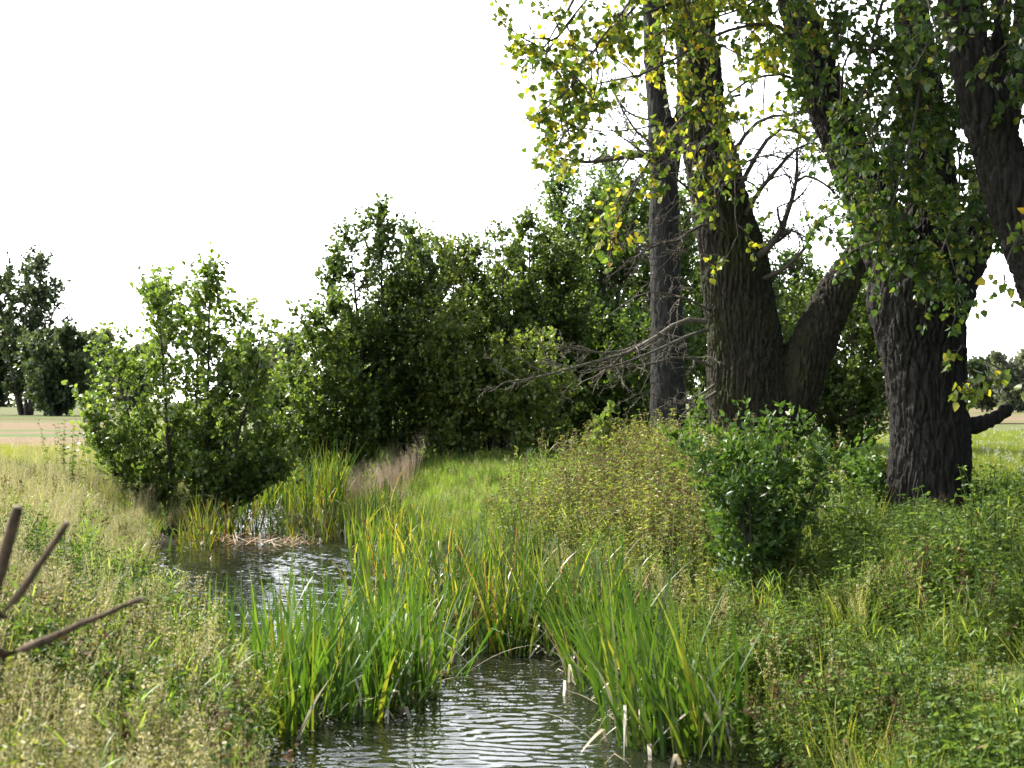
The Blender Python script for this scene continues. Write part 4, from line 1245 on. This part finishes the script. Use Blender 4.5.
# ------------------------------------------------------------------ reeds standing in the water
def reed_bed(label, seed, pts_fn, n, h=1.25, dry=.12, yellow=.0, brown=0, w=.037, lean=.23, azb=None, group='reed beds in the stream'):
    rng = np.random.default_rng(seed)
    x, y = pts_fn(rng, n)
    z = np.maximum(ground_z(x, y), -.12) - .03
    P = np.stack([x, y, z], -1)
    c = P.mean(0)
    c[2] = 0
    root = empty('reed_clump', c, label, 'reeds', group)
    n = len(P)
    u = rng.uniform(0, 1, n)
    kd = u < dry
    ky = (u >= dry) & (u < dry + yellow)
    kg = u >= dry + yellow
    lean0 = np.abs(rng.normal(size=n)) * lean
    az = rng.uniform(0, 2 * PI, n)
    if azb is not None:
        az = np.where(rng.uniform(0, 1, n) < .6, azb + rng.normal(size=n) * .7, az)
    L = h * np.clip(rng.normal(size=n) * .2 + .88, .35, 1.35)
    cur = np.abs(rng.normal(size=n)) * .5
    W = w * rng.uniform(.6, 1.25, n)
    kink = np.where(rng.uniform(0, 1, n) < .13, rng.uniform(.45, .8, n), 0)
    for k, nm, mat in ((kg, 'green_blades', M_REED), (ky, 'yellow_blades', M_REED_Y)):
        if k.any():
            mb = MB()
            strips(mb, rng, P[k], az[k], lean0[k], cur[k], L[k], W[k], K=9, kink=kink[k])
            mb.build(nm, mat, root)
    if kd.any():
        mb = MB()
        m = kd.sum()
        strips(mb, rng, P[kd], az[kd], rng.uniform(.1, .9, m), rng.uniform(.3, 1.4, m), L[kd] * .66, W[kd], K=9, kink=np.where(rng.uniform(0, 1, m) < .6, rng.uniform(.2, .6, m), 0))
        mb.build('dry_blades', M_DRY, root)
    if brown:
        for i in rng.integers(0, n, brown):
            D = np.array([[rng.normal() * .1, rng.normal() * .1, 1]])
            st = grow(rng, P[i:i + 1], D, h * rng.uniform(.5, .85), K=5, bend=.04)
            mb = MB()
            tubes(mb, st, np.full((1, 5), .004), m=4)
            S, _ = sample_line(st, rng.uniform(.6, 1, (1, 26)))
            leaves(mb, rng, S[0] + rng.normal(size=(26, 3)) * .016, rng.normal(size=(26, 3)), .03, T_ALDER)
            mb.build('seed_spike', M_BROWN, root)
    return root

def blob(parts):
    """Points inside a union of ellipses (cx, cy, rx, ry, weight)."""
    def f(rng, n):
        w = np.array([p[4] for p in parts], float)
        k = rng.choice(len(parts), n, p=w / w.sum())
        P = np.array(parts)[k]
        a, q = rng.uniform(0, 2 * PI, n), np.sqrt(rng.uniform(0, 1, n))
        # blades stand in small tussocks
        tx, ty = rng.normal(size=n) * .03, rng.normal(size=n) * .03
        gx, gy = P[:, 0] + P[:, 2] * q * np.cos(a), P[:, 1] + P[:, 3] * q * np.sin(a)
        gx, gy = np.round(gx / .16) * .16 + .05 * np.sin(gy * 31), np.round(gy / .2) * .2 + .06 * np.sin(gx * 27)
        return gx + tx, gy + ty
    return f

reed_bed('tall green reed clump at the right edge of the near pool', 201, blob([(1.25, 10.9, .45, .75, 3), (1.1, 12.2, .35, .9, 2), (1.5, 10.6, .25, .6, 1), (1.0, 13.8, .45, .8, 2.4), (.7, 12.9, .2, .5, .7)]), 560, h=1.25, dry=.2, yellow=.04, azb=PI, lean=.28)
reed_bed('green reed clump in the water left of the near pool', 202, blob([(-1.35, 12.0, .45, .8, 3), (-.95, 12.6, .3, .8, 2), (-1.85, 12.6, .4, 1.1, 3), (-1.1, 13.6, .6, .8, 2), (-1.75, 11.2, .2, .5, 1)]), 680, h=1.2, dry=.22, yellow=.05, lean=.28)
reed_bed('wide reed bed with yellow tips and brown spikes behind the near pool', 203, blob([(.25, 14.8, .8, .45, 1.6), (-.3, 15.2, 1.1, .8, 3), (.6, 15.9, .7, 1.3, 3), (-1.0, 17.6, 1.0, 1.2, 3), (-.3, 19.2, .8, 1.6, 2)]), 1450, h=1.12, dry=.15, yellow=.2, brown=80)
reed_bed('sparse reeds between the upper pool and the left bank', 204, blob([(-2.5, 14.0, .4, .8, 2), (-3.1, 14.6, .3, .6, 1.5), (-2.0, 15.0, .5, .7, 2), (-2.6, 12.4, .25, .6, 1)]), 150, h=.95, dry=.18, yellow=.1)
reed_bed('yellow reeds at the far end of the upper pool', 205, blob([(-5.9, 27.5, .5, 1.3, 2), (-4.6, 27.8, 1.1, .8, 2), (-3.6, 26.6, .6, 1.0, 1), (-5.7, 25.2, .3, 1.2, 1)]), 420, h=.9, dry=.2, yellow=.5, brown=30)
reed_bed('tall reeds farthest upstream before the alder group', 206, blob([(-4.7, 33.5, .7, 2.0, 3), (-5.9, 36.5, .7, 2, 2), (-4.2, 31.5, .4, 1.2, 2), (-6.9, 39, .8, 1.5, 2), (-6.2, 33.5, .35, 2, 1.2)]), 860, h=1.5, dry=.12, yellow=.25, brown=12)
reed_bed('reeds fringing the right side of the stream below the alders', 207, blob([(-1.9, 23.5, .7, 1.8, 3), (-3.0, 28.0, .6, 1.8, 2), (-2.4, 26.0, .6, 1.5, 2)]), 620, h=.95, dry=.12, yellow=.35, brown=20)
reed_bed('dark broad bladed tuft right of the thick trunk', 208, blob([(6.5, 18.3, .45, .4, 3), (6.2, 18.0, .3, .3, 1)]), 140, h=.62, dry=.04, w=.03, lean=.3, group='reed tufts by the trunks')

# floating dead reed mat across the upper pool and small drift
def drift():
    rng = np.random.default_rng(9)
    mb = MB()
    n = 240
    x = rng.uniform(-5.9, -3.6, n)
    y = 25.7 + rng.normal(size=n) * .35 - (x + 4.7) * .12
    z = .02 + .1 * rng.uniform(0, 1, n) ** 2
    strips(mb, rng, np.stack([x, y, z], -1), rng.uniform(0, 2 * PI, n), rng.uniform(1.1, 1.55, n), rng.uniform(-.3, .3, n), rng.uniform(.1, .5, n), rng.uniform(.01, .035, n), K=4)
    o = mb.build('floating_reeds', leaf_mat('rotting_reed', [(0, (.16, .07, .035)), (.6, (.34, .2, .11)), (1, (.6, .52, .42))], trans=.15, tboost=(1, 1, 1)))
    tag(o, 'reddish brown mat of dead reeds floating across the upper pool', 'dead reeds', kind='stuff')
    mb = MB()
    n = 90
    x = rng.uniform(-3.2, 1.6, n)
    y = rng.uniform(10, 15, n)
    m = (x > edge_l(y)) & (x < edge_r(y))
    x, y = x[m], y[m]
    n = len(x)
    strips(mb, rng, np.stack([x, y, np.full(n, .012)], -1), rng.uniform(0, 2 * PI, n), np.full(n, 1.52), rng.uniform(-.02, .05, n), rng.uniform(.04, .22, n), rng.uniform(.006, .016, n), K=3)
    tag(mb.build('floating_debris', M_DRY), 'pale bits of dead reed floating on the near pool', 'dead reeds', kind='stuff')
    mb = MB()
    p = pix(424, 676, 13.4)
    q = pix(447, 676, 13.3)
    c = np.stack([p + (q - p) * t for t in np.linspace(0, 1, 6)])
    c[:, 2] = .02
    tubes(mb, c[None], np.array([[.012, .026, .03, .03, .027, .014]]), m=8, cap=True)
    tag(mb.build('floating_wood', bark_mat('orange_wood', (.3, .12, .03), (.55, .25, .07), sx=40, sz=40, bump=.2)), 'short orange brown piece of wood floating on the near pool', 'driftwood')
drift()

# ------------------------------------------------------------------ bare broken sticks at the left edge
def stick(label, rows, knots, seed):
    rng = np.random.default_rng(seed)
    p = limb(rows, 26)
    end = p[0, :3].copy()
    gx = min(end[0] - .25, -1.5)
    root_pt = np.array([gx, end[1] + .1, float(ground_z(gx, end[1] + .1)) - .1, p[0, 3] * 1.15])
    p = resample(np.vstack([root_pt, p[::5], p[-1:]]), 34)
    p[:, :3] += rng.normal(size=(34, 3)) * .0015
    rad = p[:, 3] * .86 * (1 + .07 * rng.normal(size=34))
    for k in knots:
        rad[int(k * 33)] *= 1.25
    o = empty('broken_stick', root_pt[:3], label, 'stick', 'bare sticks at the left edge')
    mb = MB()
    tubes(mb, p[None, :, :3], rad[None], m=12)
    for q in (15, 23, 28):
        a = rng.normal(size=3)
        dd = norm(p[q + 1, :3] - p[q, :3])
        a = norm(a - a.dot(dd) * dd) + dd * .6
        k3 = np.stack([p[q, :3] + a * t * rad[q] for t in (0, .9, 1.7)])
        tubes(mb, k3[None], np.array([[rad[q] * .75, rad[q] * .5, rad[q] * .3]]), m=8, cap=True)
    mb.build('bark', M_STICK, o, smooth=True)
    mb = MB()
    d = norm(p[-1, :3] - p[-2, :3])
    e = np.stack([p[-1, :3] - d * .004, p[-1, :3] + d * .004, p[-1, :3] + d * .007])
    tubes(mb, e[None], np.array([[rad[-1] * .98, rad[-1] * .9, rad[-1] * .2]]), m=12, cap=True)
    mb.build('cut_end', M_CUT, o)
stick('thick upright broken stick at the left edge with a cut top', [(-14, 610, 4.2, 7), (-2, 580, 4.2, 7), (5, 552, 4.2, 7), (12, 528, 4.2, 7), (18, 508, 4.2, 6.2)], (.7, .86), 1)
stick('thin straight stick slanting up to the right at the left edge', [(-20, 640, 4.0, 5.5), (0, 616, 4.0, 5), (22, 590, 4.0, 4.5), (44, 558, 4.0, 4), (68, 523, 4.0, 3.6)], (.5, .75), 2)
stick('long low stick reaching furthest right from the left edge', [(-40, 668, 4.3, 6), (0, 658, 4.3, 5), (45, 640, 4.3, 4.5), (95, 618, 4.3, 3.6), (142, 599, 4.3, 2.4)], (.45, .66), 3)

# ------------------------------------------------------------------ single tall weeds that stand out on the left bank
def single(name, label, px, d, mk, s=1.0, group=None):
    mb, mats = mk
    x = bank_x(px, d)
    o = mb.build(name, mats)
    o.location = (x, d, float(ground_z(x, d)) - .02)
    o.scale = (s, s, s)
    tag(o, label, 'weed', group)
single('dock_stalk', 'brown dead dock stalk among the pale weeds beside the reeds', 142, 7.6, p_herb(301, h=.95, n=1, r=.01, leaf=.05, pairs=4, leafmat=M_BROWN, stemmat=M_BROWN, top=M_BROWN, topn=60, topsize=.03, lean=.03))
single('dock_stalk', 'short brown dock stalk left of the near reeds', 205, 8.2, p_herb(302, h=.6, n=1, r=.01, leaf=.05, pairs=4, leafmat=M_BROWN, stemmat=M_BROWN, top=M_BROWN, topn=40, topsize=.03, lean=.03))
single('nettle_plant', 'tall dark green nettle clump standing above the weeds before the stubble field', 66, 27, p_herb(303, h=1.3, n=16, r=.45, leaf=.1, pairs=14, lean=.12))
single('nettle_plant', 'out of focus nettle with broad leaves at the lower left', 100, 4.4, p_herb(304, h=.72, n=3, r=.06, leaf=.09, pairs=9, lean=.08, leafmat=M_HERB))
single('nettle_plant', 'yellow green out of focus nettle near the bottom edge', 175, 4.7, p_herb(305, h=.55, n=3, r=.08, leaf=.085, pairs=8, lean=.1, leafmat=M_HERB_Y))
